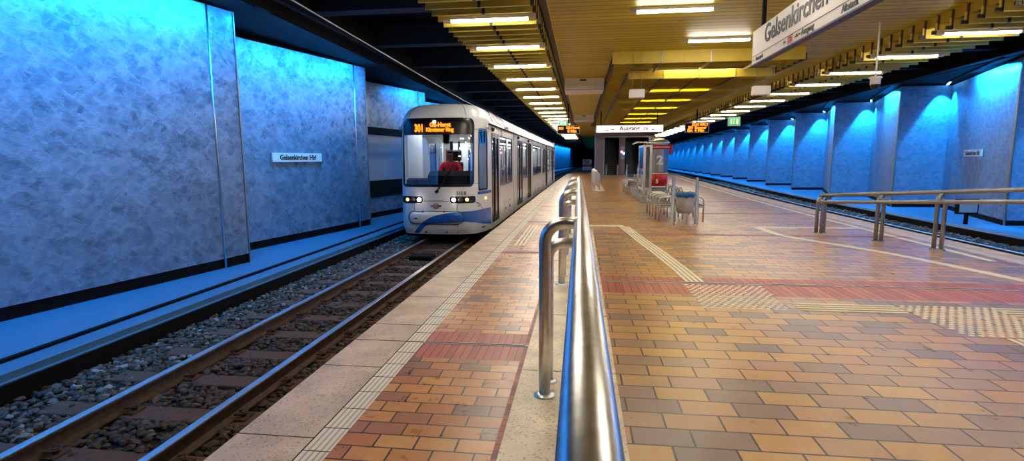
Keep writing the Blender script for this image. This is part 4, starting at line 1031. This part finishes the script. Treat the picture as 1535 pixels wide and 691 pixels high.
def surf(s, z, off=0., bul=True):
    a = min(abs(s), SMAX); px = float(np.interp(a, _a, [p[0] for p in PLN])); py = float(np.interp(a, _a, [p[1] for p in PLN]))
    sx = float(np.interp(z, _z, _s)); yo = float(np.interp(z, _z, _y)); bl = (13.6 - py) / (13.6 - 12.37)
    x = px * sx * (1 if s >= 0 else -1); y = py + yo * bl
    a2 = a + .01; px2 = float(np.interp(a2, _a, [p[0] for p in PLN])); py2 = float(np.interp(a2, _a, [p[1] for p in PLN]))
    tx, ty = px2 - px, py2 - py; L = math.hypot(tx, ty) or 1
    nx, ny = ty / L, -tx / L
    if a2 >= SMAX: nx, ny = 1., 0.
    o = off + (bulge(s, z) if bul else 0)
    return (TX + x + nx * o * (1 if s >= 0 else -1), y + ny * o, z)
def patch(s0, s1, z0, z1, ns, nz, off=0., keep=None, bul=True, zz=None, ss=None):
    b = MB(); S = ss or list(np.linspace(s0, s1, ns + 1)); Z = zz or list(np.linspace(z0, z1, nz + 1)); ns, nz = len(S) - 1, len(Z) - 1
    vs = [surf(s, z, off, bul) for z in Z for s in S]; fs = []
    for j in range(nz):
        for i in range(ns):
            if keep and not keep((S[i] + S[i + 1]) / 2, (Z[j] + Z[j + 1]) / 2): continue
            fs.append((j * (ns + 1) + i, j * (ns + 1) + i + 1, (j + 1) * (ns + 1) + i + 1, (j + 1) * (ns + 1) + i))
    b.add(vs, fs, 0, True); return b
def rrect(x0, x1, y0, y1, r, n=6):
    P = []
    for cx_, cy_, a0 in ((x1 - r, y0 + r, -PI / 2), (x1 - r, y1 - r, 0), (x0 + r, y1 - r, PI / 2), (x0 + r, y0 + r, PI)):
        P += [(cx_ + r * math.cos(a0 + PI / 2 * i / n), cy_ + r * math.sin(a0 + PI / 2 * i / n)) for i in range(n + 1)]
    Q = []
    for i, p in enumerate(P):     # even spacing so that the ring follows the curved nose
        q = P[(i + 1) % len(P)]; m = max(1, int(math.dist(p, q) / .05))
        Q += [(p[0] + (q[0] - p[0]) * k / m, p[1] + (q[1] - p[1]) * k / m) for k in range(m)]
    return Q
def ring(x0, x1, y0, y1, r, wd, off, wb=None):
    """flat band just inside a rounded rectangle"""
    n = len(rrect(x0, x1, y0, y1, r)); O = rrect(x0, x1, y0, y1, r); cx_, cy_ = (x0 + x1) / 2, (y0 + y1) / 2
    fx = 1 - wd / ((x1 - x0) / 2); fy = 1 - wd / ((y1 - y0) / 2)
    I = [(cx_ + (p[0] - cx_) * fx, cy_ + (p[1] - cy_) * fy) for p in O]
    b = MB(); b.add([surf(*p, off) for p in O] + [surf(*p, off) for p in I] + [surf(*p, off - .03) for p in O], [(i, (i + 1) % n, n + (i + 1) % n, n + i) for i in range(n)] + [(i, 2 * n + i, 2 * n + (i + 1) % n, (i + 1) % n) for i in range(n)], 0, False)
    return b
def inrr(s, z, x0, x1, y0, y1, r):
    dx = max(x0 + r - s, 0, s - (x1 - r)); dz = max(y0 + r - z, 0, z - (y1 - r))
    return (x0 < s < x1) and (y0 < z < y1) and math.hypot(dx, dz) < r
WS = (-.93, .93, .97, 2.60, .14); CW = (1.10, 1.66, .86, 2.36, .06)
tr = thing('tram', 'white and blue articulated tram numbered 301 entering along the left platform', 'tram', (TX, 12.4, ZR))
def TB(mb): mb.v = [(x + (y * y - 169) / 6700 if y > 13 else x, y, z) for x, y, z in mb.v]; return mb
keep = lambda s, z: not (inrr(s, z, *WS) or inrr(abs(s), z, *CW))
S_ = sorted(set([round(v, 4) for v in np.linspace(-SMAX, SMAX, 141)] + [1.10, 1.66, -1.10, -1.66]))
Z_ = sorted(set([round(v, 4) for v in np.linspace(-.18, 3.0, 107)] + [.86, 2.36, .97, 2.6, 3.015]))
nose = patch(0, 0, 0, 0, 0, 0, 0, keep, zz=Z_, ss=S_).build('front_shell', M['tram_white'], tr, fix=False)
ring(*WS, .055, .006).build('windshield_seal', M['tram_black'], tr)
patch(-.90, .90, 1.0, 2.24, 36, 16, -.004).build('windshield', M['tram_glass'], tr, fix=False)
hb = patch(-.91, .91, 2.20, 2.58, 36, 6, -.002).build('display_header', M['tram_black'], tr, fix=False)
for s in (-1, 1):
    q = [v * s for v in (CW[0], CW[1])]; x0, x1 = min(q), max(q)
    ring(x0, x1, CW[2], CW[3], .06, .045, .006).build('cab_window_seal', M['tram_black'], tr)
    patch(x0 + .02, x1 - .02, CW[2] + .02, CW[3] - .02, 8, 10, -.004).build('cab_window', M['tram_glass_side'], tr, fix=False)
g_ = text('route_text', '301', .24, M['led'], tr, (TX - .52, 12.475, 2.275), FACE_CAM, off=.010, xs=.62)
text('route_text', 'GE-Horst', .135, M['led'], tr, (TX - .15, 12.475, 2.385), FACE_CAM, off=.006, xs=.95)
text('route_text', 'Kärntener Ring', .125, M['led'], tr, (TX - .24, 12.475, 2.275), FACE_CAM, off=.006, xs=.86)
# blue swoosh over bumper and corner
UP = [(-.62, -.15), (-.5, -.02), (-.35, .12), (-.18, .23), (0, .30), (.3, .36), (.7, .385), (1.2, .40), (SMAX, .40)]
LO = [(-.62, -.16), (-.48, -.15), (-.3, .02), (-.15, .09), (0, .105), (.4, .12), (.65, .14), (1.0, .10), (1.3, .04), (SMAX, -.04)]
b = MB(); S = list(np.linspace(-.62, SMAX - .02, 70)); vs = []; NZ = 8
for s in S:
    u = np.interp(s, [p[0] for p in UP], [p[1] for p in UP]); l = np.interp(s, [p[0] for p in LO], [p[1] for p in LO])
    vs += [surf(s, l + (u - l) * j / NZ, .007) for j in range(NZ + 1)]
b.add(vs, [(i * (NZ + 1) + j, (i + 1) * (NZ + 1) + j, (i + 1) * (NZ + 1) + j + 1, i * (NZ + 1) + j + 1) for i in range(len(S) - 1) for j in range(NZ)], 0, True)
b.build('blue_swoosh', M['tram_blue'], tr, fix=False)
P = rrect(-.71, .65, .08, .39, .15)
b = MB(); b.tube([surf(*p, .012, False) for p in P], .009, 6, closed=True); b.build('bumper_seam', M['tram_black'], tr)
for s in (-.5, .42): MB().obox(surf(s, .22 if s < 0 else .20, .008), (1, 0, 0), (0, 1, 0), (0, 0, 1), .04, .008, .010).build('bumper_cap', M['tram_black' if s < 0 else 'tram_red'], tr)
for s, z in ((-.33, .385), (.19, .385), (-.30, -.12), (.22, -.12)): MB().ball(surf(s, z, .012), .022, .02, .022, 6).build('towing_plug', M['tram_black'], tr)
def seam(pts, r=.006): return MB().tube([surf(s, z, .002) for s, z in pts], r, 5).build('panel_seam', M['tram_black'], tr)
seam([(s, .635) for s in np.linspace(-.32, .30, 9)]); seam([(-.55, .60), (-.55, .40)]); seam([(.50, .60), (.50, .40)]); seam([(-.53, .06), (-.53, -.17)]); seam([(.50, .06), (.50, -.17)])
seam([(.98, .60), (1.08, .56), (1.32, .42), (1.33, .1)]); seam([(s, 2.33) for s in (.94, 1.0, 1.08)]); seam([(-.94, 2.33), (-1.0, 2.33), (-1.4, 2.33)])
seam([(s, 1.04) for s in (.94, 1.0, 1.08)])
seam([(.72, z) for z in np.linspace(2.62, 2.99, 10)]); seam([(-.78, z) for z in np.linspace(2.62, 2.97, 10)])
for s in (-1, 1):
    r_ = rrect(min(s * .33, s * .97), max(s * .33, s * .97), .585, .745, .06)
    ctr = [sum(p[0] for p in r_) / len(r_), .665]; b = MB(); n = len(r_)
    rows = [[(ctr[0] + (p[0] - ctr[0]) * k, ctr[1] + (p[1] - ctr[1]) * k) for p in r_] for k in (1, .66, .33, .01)]
    b.add([surf(*p, .012 if i == 0 else .016) for i, row in enumerate(rows) for p in row], [(k * n + i, k * n + (i + 1) % n, (k + 1) * n + (i + 1) % n, (k + 1) * n + i) for k in range(3) for i in range(n)])
    hl = b.build('headlight_housing', M['tram_black'], tr)
    for q, m_, rr in ((.42, 'headlight', .050), (.58, 'headlens', .052), (.73, 'amber', .042)):
        c = surf(s * q, .665, .018); MB().ball(c, rr, .02, rr * .95, 8).build('lamp_lens', M[m_], hl)
c = surf(-.06, 2.50, .01); MB().ball(c, .04, .025, .035, 8).build('top_light', M['headlight_b'], tr)
# emblem, fleet number, small side mark
ec = surf(.0, .52, .012); b = MB()
b.tube([(ec[0] + .062 * math.cos(a), ec[1], ec[2] + .055 * math.sin(a)) for a in np.linspace(.15, PI - .15, 12)], .010, 5); b.build('emblem_arc', M['tram_red'], tr)
b = MB(); b.tube([(ec[0] + .062 * math.cos(a), ec[1], ec[2] + .055 * math.sin(a)) for a in np.linspace(PI + .15, 2 * PI - .15, 12)], .010, 5); b.box(ec[0] - .125, ec[0] + .125, ec[1] - .012, ec[1] - .006, ec[2] - .02, ec[2] + .02); b.build('emblem_bar', M['ink'], tr)
text('emblem_text', 'BOGESTRA', .036, M['white'], tr, (ec[0] - .105, ec[1] - .018, ec[2] - .012), FACE_CAM, extrude=.001)
fp = surf(.62, .82, .02); text('fleet_number', '512 B', .10, M['ink'], tr, (fp[0] - .13, fp[1] - .03, .79), FACE_CAM, off=.003)
sp = surf(1.08, .53, .01); b = MB()
for a in range(4):
    p0 = (sp[0] + .05 * math.cos(a * PI / 2), sp[1] + .05 * math.cos(a * PI / 2) * 1.2, sp[2] + .05 * math.sin(a * PI / 2)); p1 = (sp[0] + .05 * math.cos((a + 1) * PI / 2), sp[1] + .05 * math.cos((a + 1) * PI / 2) * 1.2, sp[2] + .05 * math.sin((a + 1) * PI / 2))
    b.tube([p0, p1], .006, 5)
b.build('side_mark', M['ink'], tr)
MB().ball(surf(1.52, .66, .0), .02, .035, .035, 8).build('indicator', M['amber'], tr)
patch(1.06, SMAX, .77, .84, 8, 1, .006).build('blue_waist_line', M['tram_blue'], tr, fix=False)
# wiper
w0, w1 = surf(.02, .86, .03), surf(.36, 1.36, .035)
b = MB(); b.ball(w0, .05, .03, .035, 6); b.tube([w0, surf(.12, 1.0, .05), w1], [.022, .016, .01], 8); b.tube([surf(.10, 1.02, .02), surf(.42, 1.50, .02)], .010, 6); b.build('wiper', M['rubber'], tr)
for s in (-1, 1):
    p = surf(s * 1.55, 2.40, .05); b = MB(); b.ball(p, .04, .08, .055, 8); b.build('mirror_camera', M['tram_white'], tr)

# body sections
ZA = [z for z in _z if z >= 2.4]
def arch(y0, y1, k=1., name='roof', m='tram_white', zmin=2.36, n=None):
    zs = [zmin] + [z for z in _z if z > zmin + .02]; pts = []
    for z in zs: pts.append((HW * k * float(np.interp(z, _z, _s)), z))
    prof = [(TX + x, z) for x, z in pts] + [(TX - x, z) for x, z in pts[::-1][1:]]
    n = max(1, int((y1 - y0) / 1.5)); kk = len(prof); b = MB(); vs = []
    for i in range(n + 1): vs += [(x, y0 + (y1 - y0) * i / n, z) for x, z in prof]
    b.add(vs, [(i * kk + j, i * kk + j + 1, (i + 1) * kk + j + 1, (i + 1) * kk + j) for i in range(n) for j in range(kk - 1)], 0, True)
    for i in (0, n): b.add(vs[i * kk:(i + 1) * kk], [tuple(range(kk))])
    return TB(b).build(name, M[m], tr)
def section(y0, y1, wins, doors):
    arch(y0, y1)
    for s in (-1, 1):
        X0, X1 = TX + s * HW, TX + s * (HW - .05); xa, xb = min(X0, X1), max(X0, X1)
        cuts = sorted([(a, c, 'w') for a, c in wins] + [(a, c, 'd') for a, c in (doors if s > 0 else [])]); y = y0
        def panel(mb): TB(mb).build('side_panel', M['tram_white'], tr)
        b = MB()
        for a, c, t in cuts:
            b.box(xa, xb, y, a, -.18, 2.37)
            if t == 'w': b.box(xa, xb, a, c, -.18, .86); b.box(xa, xb, a, c, 2.28, 2.37)
            else: b.box(xa, xb, a, c, -.18, -.03); b.box(xa, xb, a, c, 2.30, 2.37)
            y = c
        b.box(xa, xb, y, y1, -.18, 2.37); panel(b)
        X = TX + s * (HW + .003); Xi = TX + s * (HW - .03); xa, xb = min(X, Xi), max(X, Xi)
        for a, c in wins:
            b = MB()
            for (p, q, r, t) in ((a, c, .86, .91), (a, c, 2.23, 2.28), (a, a + .05, .91, 2.23), (c - .05, c, .91, 2.23)): b.box(xa, xb, p, q, r, t)
            if c - a > 2: m_ = (a + c) / 2; b.box(xa, xb, m_ - .03, m_ + .03, .91, 2.23)
            fr_ = TB(b).build('window_frame', M['tram_black'], tr)
            g = MB(); g.add([(TX + s * (HW - .012), yy, zz) for yy, zz in ((a + .05, .91), (c - .05, .91), (c - .05, 2.23), (a + .05, 2.23))], [(0, 1, 2, 3)])
            TB(g).build('window_pane', M['tram_glass_side'], fr_)
    for a, c in doors:
        m_ = (a + c) / 2
        for (p, q) in ((a, m_), (m_, c)):
            b = MB(); X = TX + HW; 
            for (u, v, r, t) in ((p, q, -.03, .10), (p, q, 2.18, 2.30), (p, p + .09, .10, 2.18), (q - .09, q, .10, 2.18)): b.box(X - .045, X + .012, u, v, r, t)
            dr = TB(b).build('door', M['tram_black'], tr)
            gg = MB(); gg.add([(X - .01, yy, zz) for yy, zz in ((p + .09, .10), (q - .09, .10), (q - .09, 2.18), (p + .09, 2.18))], [(0, 1, 2, 3)])
            TB(gg).build('door_glass', M['tram_glass_side'], dr)
            hh = MB(); yy = (q - .13) if p == a else (p + .13); hh.tube([(X - .03, yy, .5), (X - .03, yy, 1.7)], .018, 8); TB(hh).build('grab_bar', M['tram_grey'], dr)
        b = MB(); b.ball((TX + HW + .03, a + .05, 2.38), .05, .10, .06, 6); TB(b).build('door_camera', M['tram_black'], tr)
section(13.6, 18.1, [(15.1, 17.75)], [(13.72, 14.85)])
section(18.5, 24.5, [(21.0, 22.6)], [(19.2, 20.8), (22.75, 24.2)])
section(24.9, 30.2, [(25.2, 29.9)], [])
section(30.6, 37.2, [(30.9, 33.2), (34.9, 36.9)], [(33.35, 34.75)])
section(37.6, 43.0, [(37.9, 39.4), (41.2, 42.7)], [(39.6, 41.0)])
for y0, y1 in ((18.1, 18.5), (24.5, 24.9), (30.2, 30.6), (37.2, 37.6)):
    arch(y0, y1, .97, 'gangway_roof', 'tram_grey')
    b = MB()
    for s in (-1, 1):
        for k in range(4): yy = y0 + .1 * k; b.box(TX + s * 1.06 - .02, TX + s * 1.06 + .02, yy + .01, yy + .09, -.15, 2.38)
    TB(b).build('gangway', M['tram_grey'], tr)
b = MB(); b.box(TX - HW + .02, TX + HW - .02, 42.95, 43.1, -.18, 2.9); TB(b).build('rear_wall', M['tram_white'], tr)
for s in (-1, 1):
    b = MB(); b.box(TX + s * (HW + .0) - .012, TX + s * (HW + .0) + .02, 13.35, 43, 2.475, 2.505, step=3); TB(b).build('gutter', M['rubber'], tr)
# service flaps on the lower panels
b = MB()
for y in (16.0, 16.9, 26.2, 27.6, 28.4, 31.5, 38.2): 
    b.box(TX + HW, TX + HW + .004, y, y + .5, .30, .33); b.box(TX + HW, TX + HW + .004, y, y + .02, .0, .30); b.box(TX + HW, TX + HW + .004, y + .15, y + .35, .10, .16)
TB(b).build('service_flap', M['tram_black'], tr)
# roof decal
def side_pt(y, z, off=.02):
    sx = float(np.interp(z, _z, _s)) * HW; return (TX + sx + off * .7, y, z + off * .7)
b = MB(); r_ = MB(); l_ = MB()
for k, (y0, mi) in enumerate(((13.75, 'b'), (14.45, 'r'), (14.75, 'r'), (15.35, 'b'), (16.0, 'b'))):
    tgt = b if mi == 'b' else r_; zs = [2.53, 2.575, 2.62, 2.67, 2.72, 2.80, 2.88, 2.94]; wd = .34; vs = []
    for j, z in enumerate(zs): sft = .55 * (1 - j / 7) ** 1.6; vs += [side_pt(y0 + sft, z), side_pt(y0 + sft + wd * (.4 + .6 * j / 7), z)]
    tgt.add(vs, [(2 * j, 2 * j + 1, 2 * j + 3, 2 * j + 2) for j in range(7)])
TB(b).build('blue_decal', M['tram_blue'], tr, fix=False); TB(r_).build('red_decal', M['tram_red'], tr, fix=False)
for z in (2.60, 2.66, 2.72): l_.tube([side_pt(13.7, z), side_pt(17.9, z)], .006, 5)
for a, c in ((18.6, 24.4), (25, 30.1), (30.7, 37.1), (37.7, 43)):
    for z in (2.60, 2.70): l_.tube([side_pt(a, z), side_pt(c, z)], .006, 5)
TB(l_).build('roof_rib', M['tram_grey'], tr)
text('side_text', 'BOGESTRA', .16, M['ink'], tr, (TX + 1.13, 16.3, 2.53), frame_rot((0, 1, 0), (-.25, 0, 1)), off=.003)
text('side_number', '25', .22, M['tram_blue'], tr, (TX + HW + .02, 15.3, 2.29), frame_rot((0, 1, 0)), off=.004)
# underframe and wheels
b = MB(); b.box(TX - .95, TX + .95, 13.0, 43, -.30, -.05, step=3); TB(b).build('underframe', M['black'], tr)
for y in (15.2, 16.9, 26.4, 28.4, 38.9, 40.6):
    for s in (-1, 1):
        b = MB(); b.tube([(TX + s * .45, y, ZR + .29), (TX + s * .57, y, ZR + .29)], .29, 20); TB(b).build('wheel', M['rail_side'], tr)
# interior
b = MB(); b.box(TX - 1.05, TX + 1.05, 12.9, 42.9, -.06, -.03, step=3); TB(b).build('floor_pan', M['tram_floor'], tr)
b = MB(); b.box(TX - 1.05, TX + 1.05, 13.1, 42.9, 2.40, 2.43, step=3); TB(b).build('ceiling_liner', M['tram_in'], tr)
for s in (-1, 1):
    b = MB()
    for a, c in ((14.9, 18), (18.6, 24.4), (25, 30), (30.7, 37), (37.7, 42.8)): b.box(TX + s * .52 - .05, TX + s * .52 + .05, a, c, 2.36, 2.395)
    TB(b).build('cabin_light', M['tram_lamp'], tr)
MB().box(TX - .35, TX + .25, 13.3, 13.5, 2.34, 2.37).build('cab_light', M['tram_lamp'], tr)
# cab partition, door frame, fittings
b = MB()
b.box(TX - .88, TX - .70, 14.3, 14.35, 0, 2.4); b.box(TX - .30, TX - .12, 14.3, 14.36, 0, 2.4); b.box(TX + .45, TX + .95, 14.3, 14.35, 0, 2.4); b.box(TX - .12, TX + .45, 14.3, 14.35, 0, 1.2); b.box(TX - .70, TX + .95, 14.3, 14.35, 2.05, 2.4)
b.build('cab_partition', M['tram_in'], tr)
b = MB(); b.box(TX - .10, TX - .03, 14.25, 14.3, .9, 2.1); b.box(TX + .12, TX + .17, 14.25, 14.3, 1.2, 2.1); b.build('partition_post', M['tram_black'], tr)
b = MB(); b.box(TX - .22, TX - .19, 14.27, 14.3, 1.5, 1.9); b.build('red_sticker', M['tram_red'], tr)
b = MB()
b.prism([(12.78, .85), (13.10, .85), (13.10, 1.28), (12.98, 1.34), (12.72, 1.22)], 0, TX - .30, TX + .82); b.prism([(12.74, .6), (13.0, .6), (13.0, 1.16), (12.80, 1.12)], 0, TX - .86, TX - .30); b.box(TX - .84, TX + .84, 12.62, 12.78, .5, .93)
b.build('dashboard', M['rubber'], tr)
b = MB(); b.box(TX + .30, TX + .55, 12.96, 13.0, 1.06, 1.12); b.build('dash_screen', M['tram_in'], tr)
b = MB(); b.box(TX - .22, TX + .34, 13.35, 13.85, .78, .90); b.build('driver_seat_pan', M['seat_blue'], tr, bevel=.03)
b = MB(); b.box(TX - .20, TX + .34, 13.80, 13.92, .9, 1.55); b.box(TX - .08, TX + .30, 13.80, 13.9, 1.58, 1.86); b.box(TX + .0, TX + .2, 13.5, 13.7, 0, .8); b.build('driver_seat_back', M['tram_black'], tr, bevel=.03)
for x, y in ((-.62, 15.4), (.62, 15.4), (-.35, 14.9), (.3, 16.9), (-.5, 18.9), (.5, 18.9), (.5, 21.0), (-.5, 22.8), (.5, 24.2), (.5, 27), (.5, 31), (.5, 35)):
    b = MB(); b.tube([(TX + x, y, 0), (TX + x, y, 2.4)], .018, 8); TB(b).build('grab_pole', M['white'], tr)
for y in list(np.arange(15.3, 17.6, .8)) + list(np.arange(25.4, 29.6, .85)) + [31.2, 32.1, 35.3, 36.2]:
    for s in (-1, 1):
        b = MB(); x = TX + s * .72; b.box(x - .24, x + .24, y, y + .42, .38, .46); b.box(x - .24, x + .24, y + .40, y + .48, .46, 1.15); b.box(x - .05, x + .05, y + .1, y + .3, 0, .38)
        TB(b).build('passenger_seat', M['seat_blue'], tr)

# ------------------------------------------------------------------ driver
def skinned(name, V, Ed, R, matl, parent, sub=2, root=0):
    me = bpy.data.meshes.new(name); me.from_pydata(V, Ed, []); me.update()
    o = bpy.data.objects.new(name, me); COL.objects.link(o)
    if parent is not None: o.parent = parent
    sk = o.modifiers.new('skin', 'SKIN'); sk.use_smooth_shade = True
    me.skin_vertices.new() if not me.skin_vertices else None
    for i, r in enumerate(R):
        d = me.skin_vertices[0].data[i]; d.radius = r if isinstance(r, tuple) else (r, r); d.use_root = (i == root)
    su = o.modifiers.new('sub', 'SUBSURF'); su.levels = sub; su.render_levels = sub
    dg = bpy.context.evaluated_depsgraph_get(); m2 = bpy.data.meshes.new_from_object(o.evaluated_get(dg))
    o.modifiers.clear(); o.data = m2; m2.materials.clear(); m2.materials.append(matl)
    for p in m2.polygons: p.use_smooth = True
    return o
V = [(0, 0, .93), (0, .02, 1.10), (0, .03, 1.28), (0, .02, 1.45), (0, .0, 1.56), (0, -.03, 1.61), (0, -.06, 1.67), (0, -.065, 1.73), (0, -.06, 1.79), (0, -.09, 1.67)]
R = [.15, (.15, .12), (.16, .12), (.17, .12), (.10, .09), .052, (.068, .075), (.078, .09), (.07, .08), .02]
Ed = [(0, 1), (1, 2), (2, 3), (3, 4), (4, 5), (5, 6), (6, 7), (7, 8), (6, 9)]
for s in (-1, 1):
    o = len(V)
    V += [(s * .17, .01, 1.50), (s * .235, -.02, 1.40), (s * .27, -.10, 1.22), (s * .23, -.27, 1.23), (s * .17, -.40, 1.30), (s * .155, -.45, 1.32)]
    R += [.062, .052, .042, .036, .026, (.034, .018)]
    Ed += [(3, o), (o, o + 1), (o + 1, o + 2), (o + 2, o + 3), (o + 3, o + 4), (o + 4, o + 5)]
    for k, (dx, ln) in enumerate(((-.03, .042), (-.011, .05), (.009, .047), (.028, .036))):
        q = len(V); bx_, by, bz = s * .155 + dx, -.485, 1.325
        V += [(bx_, by, bz), (bx_, by - ln * .8, bz - .008), (bx_, by - ln * 1.0, bz - .035)]; R += [.009, .008, .007]; Ed += [(o + 5, q), (q, q + 1), (q + 1, q + 2)]
    q = len(V); V += [(s * .155 - s * .045, -.44, 1.32), (s * .155 - s * .062, -.475, 1.31)]; R += [.010, .008]; Ed += [(o + 5, q), (q, q + 1)]
    q = len(V); V += [(s * .10, -.02, .92), (s * .13, -.42, .93), (s * .13, -.46, .5), (s * .13, -.60, .42)]; R += [.09, .065, .05, .035]; Ed += [(0, q), (q, q + 1), (q + 1, q + 2), (q + 2, q + 3)]
dv = thing('person', 'tram driver in a red short-sleeved shirt seated behind the windshield', 'person', (TX + .075, 13.60, 0))
body = skinned('body', V, Ed, R, M['skin'], dv)
sv = [(0, 0, .98), (0, .02, 1.10), (0, .03, 1.28), (0, .02, 1.45), (0, .0, 1.56)]; sr = [(.165, .14), (.165, .135), (.175, .135), (.185, .135), (.10, .09)]; se = [(0, 1), (1, 2), (2, 3), (3, 4)]
for s in (-1, 1):
    o = len(sv); sv += [(s * .175, .01, 1.50), (s * .245, -.02, 1.40), (s * .27, -.08, 1.27)]; sr += [.078, .068, .064]; se += [(3, o), (o, o + 1), (o + 1, o + 2)]
skinned('shirt', sv, se, sr, M['shirt'], dv)
tv = [(0, .0, .93)]; trr = [.165]; te = []
for s in (-1, 1):
    o = len(tv); tv += [(s * .10, -.02, .92), (s * .13, -.42, .93), (s * .13, -.46, .5)]; trr += [.105, .08, .062]; te += [(0, o), (o, o + 1), (o + 1, o + 2)]
skinned('trousers', tv, te, trr, M['trousers'], dv)
b = MB(); b.ball((0, -.045, 1.805), .082, .10, .06, 10); b.build('hair', M['hair'], dv, local=True)
b = MB()
for s in (-1, 1): b.ball((s * .03, -.148, 1.735), .012, .008, .008, 6); b.ball((s * .08, -.06, 1.725), .012, .02, .03, 6)
b.build('face_detail', M['hair'], dv, local=True)

# ------------------------------------------------------------------ camera, world, colour
F_, CX, CY, W_ = 800., 767.5, 345.5, 1535.
v = Vector((870 - CX, CY - 239, -F_)).normalized(); r = math.radians(.3)
z0 = Vector((-math.sin(r), math.cos(r), 0)); t = -z0.dot(v) / v.z; zz = Vector((z0.x, z0.y, t)).normalized(); xx = v.cross(zz)
Mw = Matrix((xx, v, zz))        # rows: world axes seen in the camera frame
cd = bpy.data.cameras.new('camera'); cd.sensor_fit = 'HORIZONTAL'; cd.sensor_width = 36; cd.lens = 36 * F_ / W_; cd.clip_start = .05; cd.clip_end = 400
co = bpy.data.objects.new('camera', cd); COL.objects.link(co)
co.matrix_world = Matrix.Translation((0, 0, 1.6)) @ Mw.to_4x4()
SC.camera = co
wd = bpy.data.worlds.new('world'); SC.world = wd; wd.use_nodes = True
wd.node_tree.nodes['Background'].inputs[0].default_value = (.5, .55, .7, 1); wd.node_tree.nodes['Background'].inputs[1].default_value = .02
vs_ = SC.view_settings; vs_.view_transform = 'Standard'; vs_.look = 'None'; vs_.gamma = 1; vs_.use_curve_mapping = False; vs_.exposure = .46
try:
    SC.cycles.use_denoising = True; SC.cycles.max_bounces = 7; SC.cycles.diffuse_bounces = 4; SC.cycles.glossy_bounces = 4; SC.cycles.transparent_max_bounces = 12
    SC.cycles.sample_clamp_indirect = 8; SC.cycles.sample_clamp_direct = 0; SC.cycles.caustics_reflective = False; SC.cycles.caustics_refractive = False; SC.cycles.use_light_tree = True
except Exception as e_: print(e_)
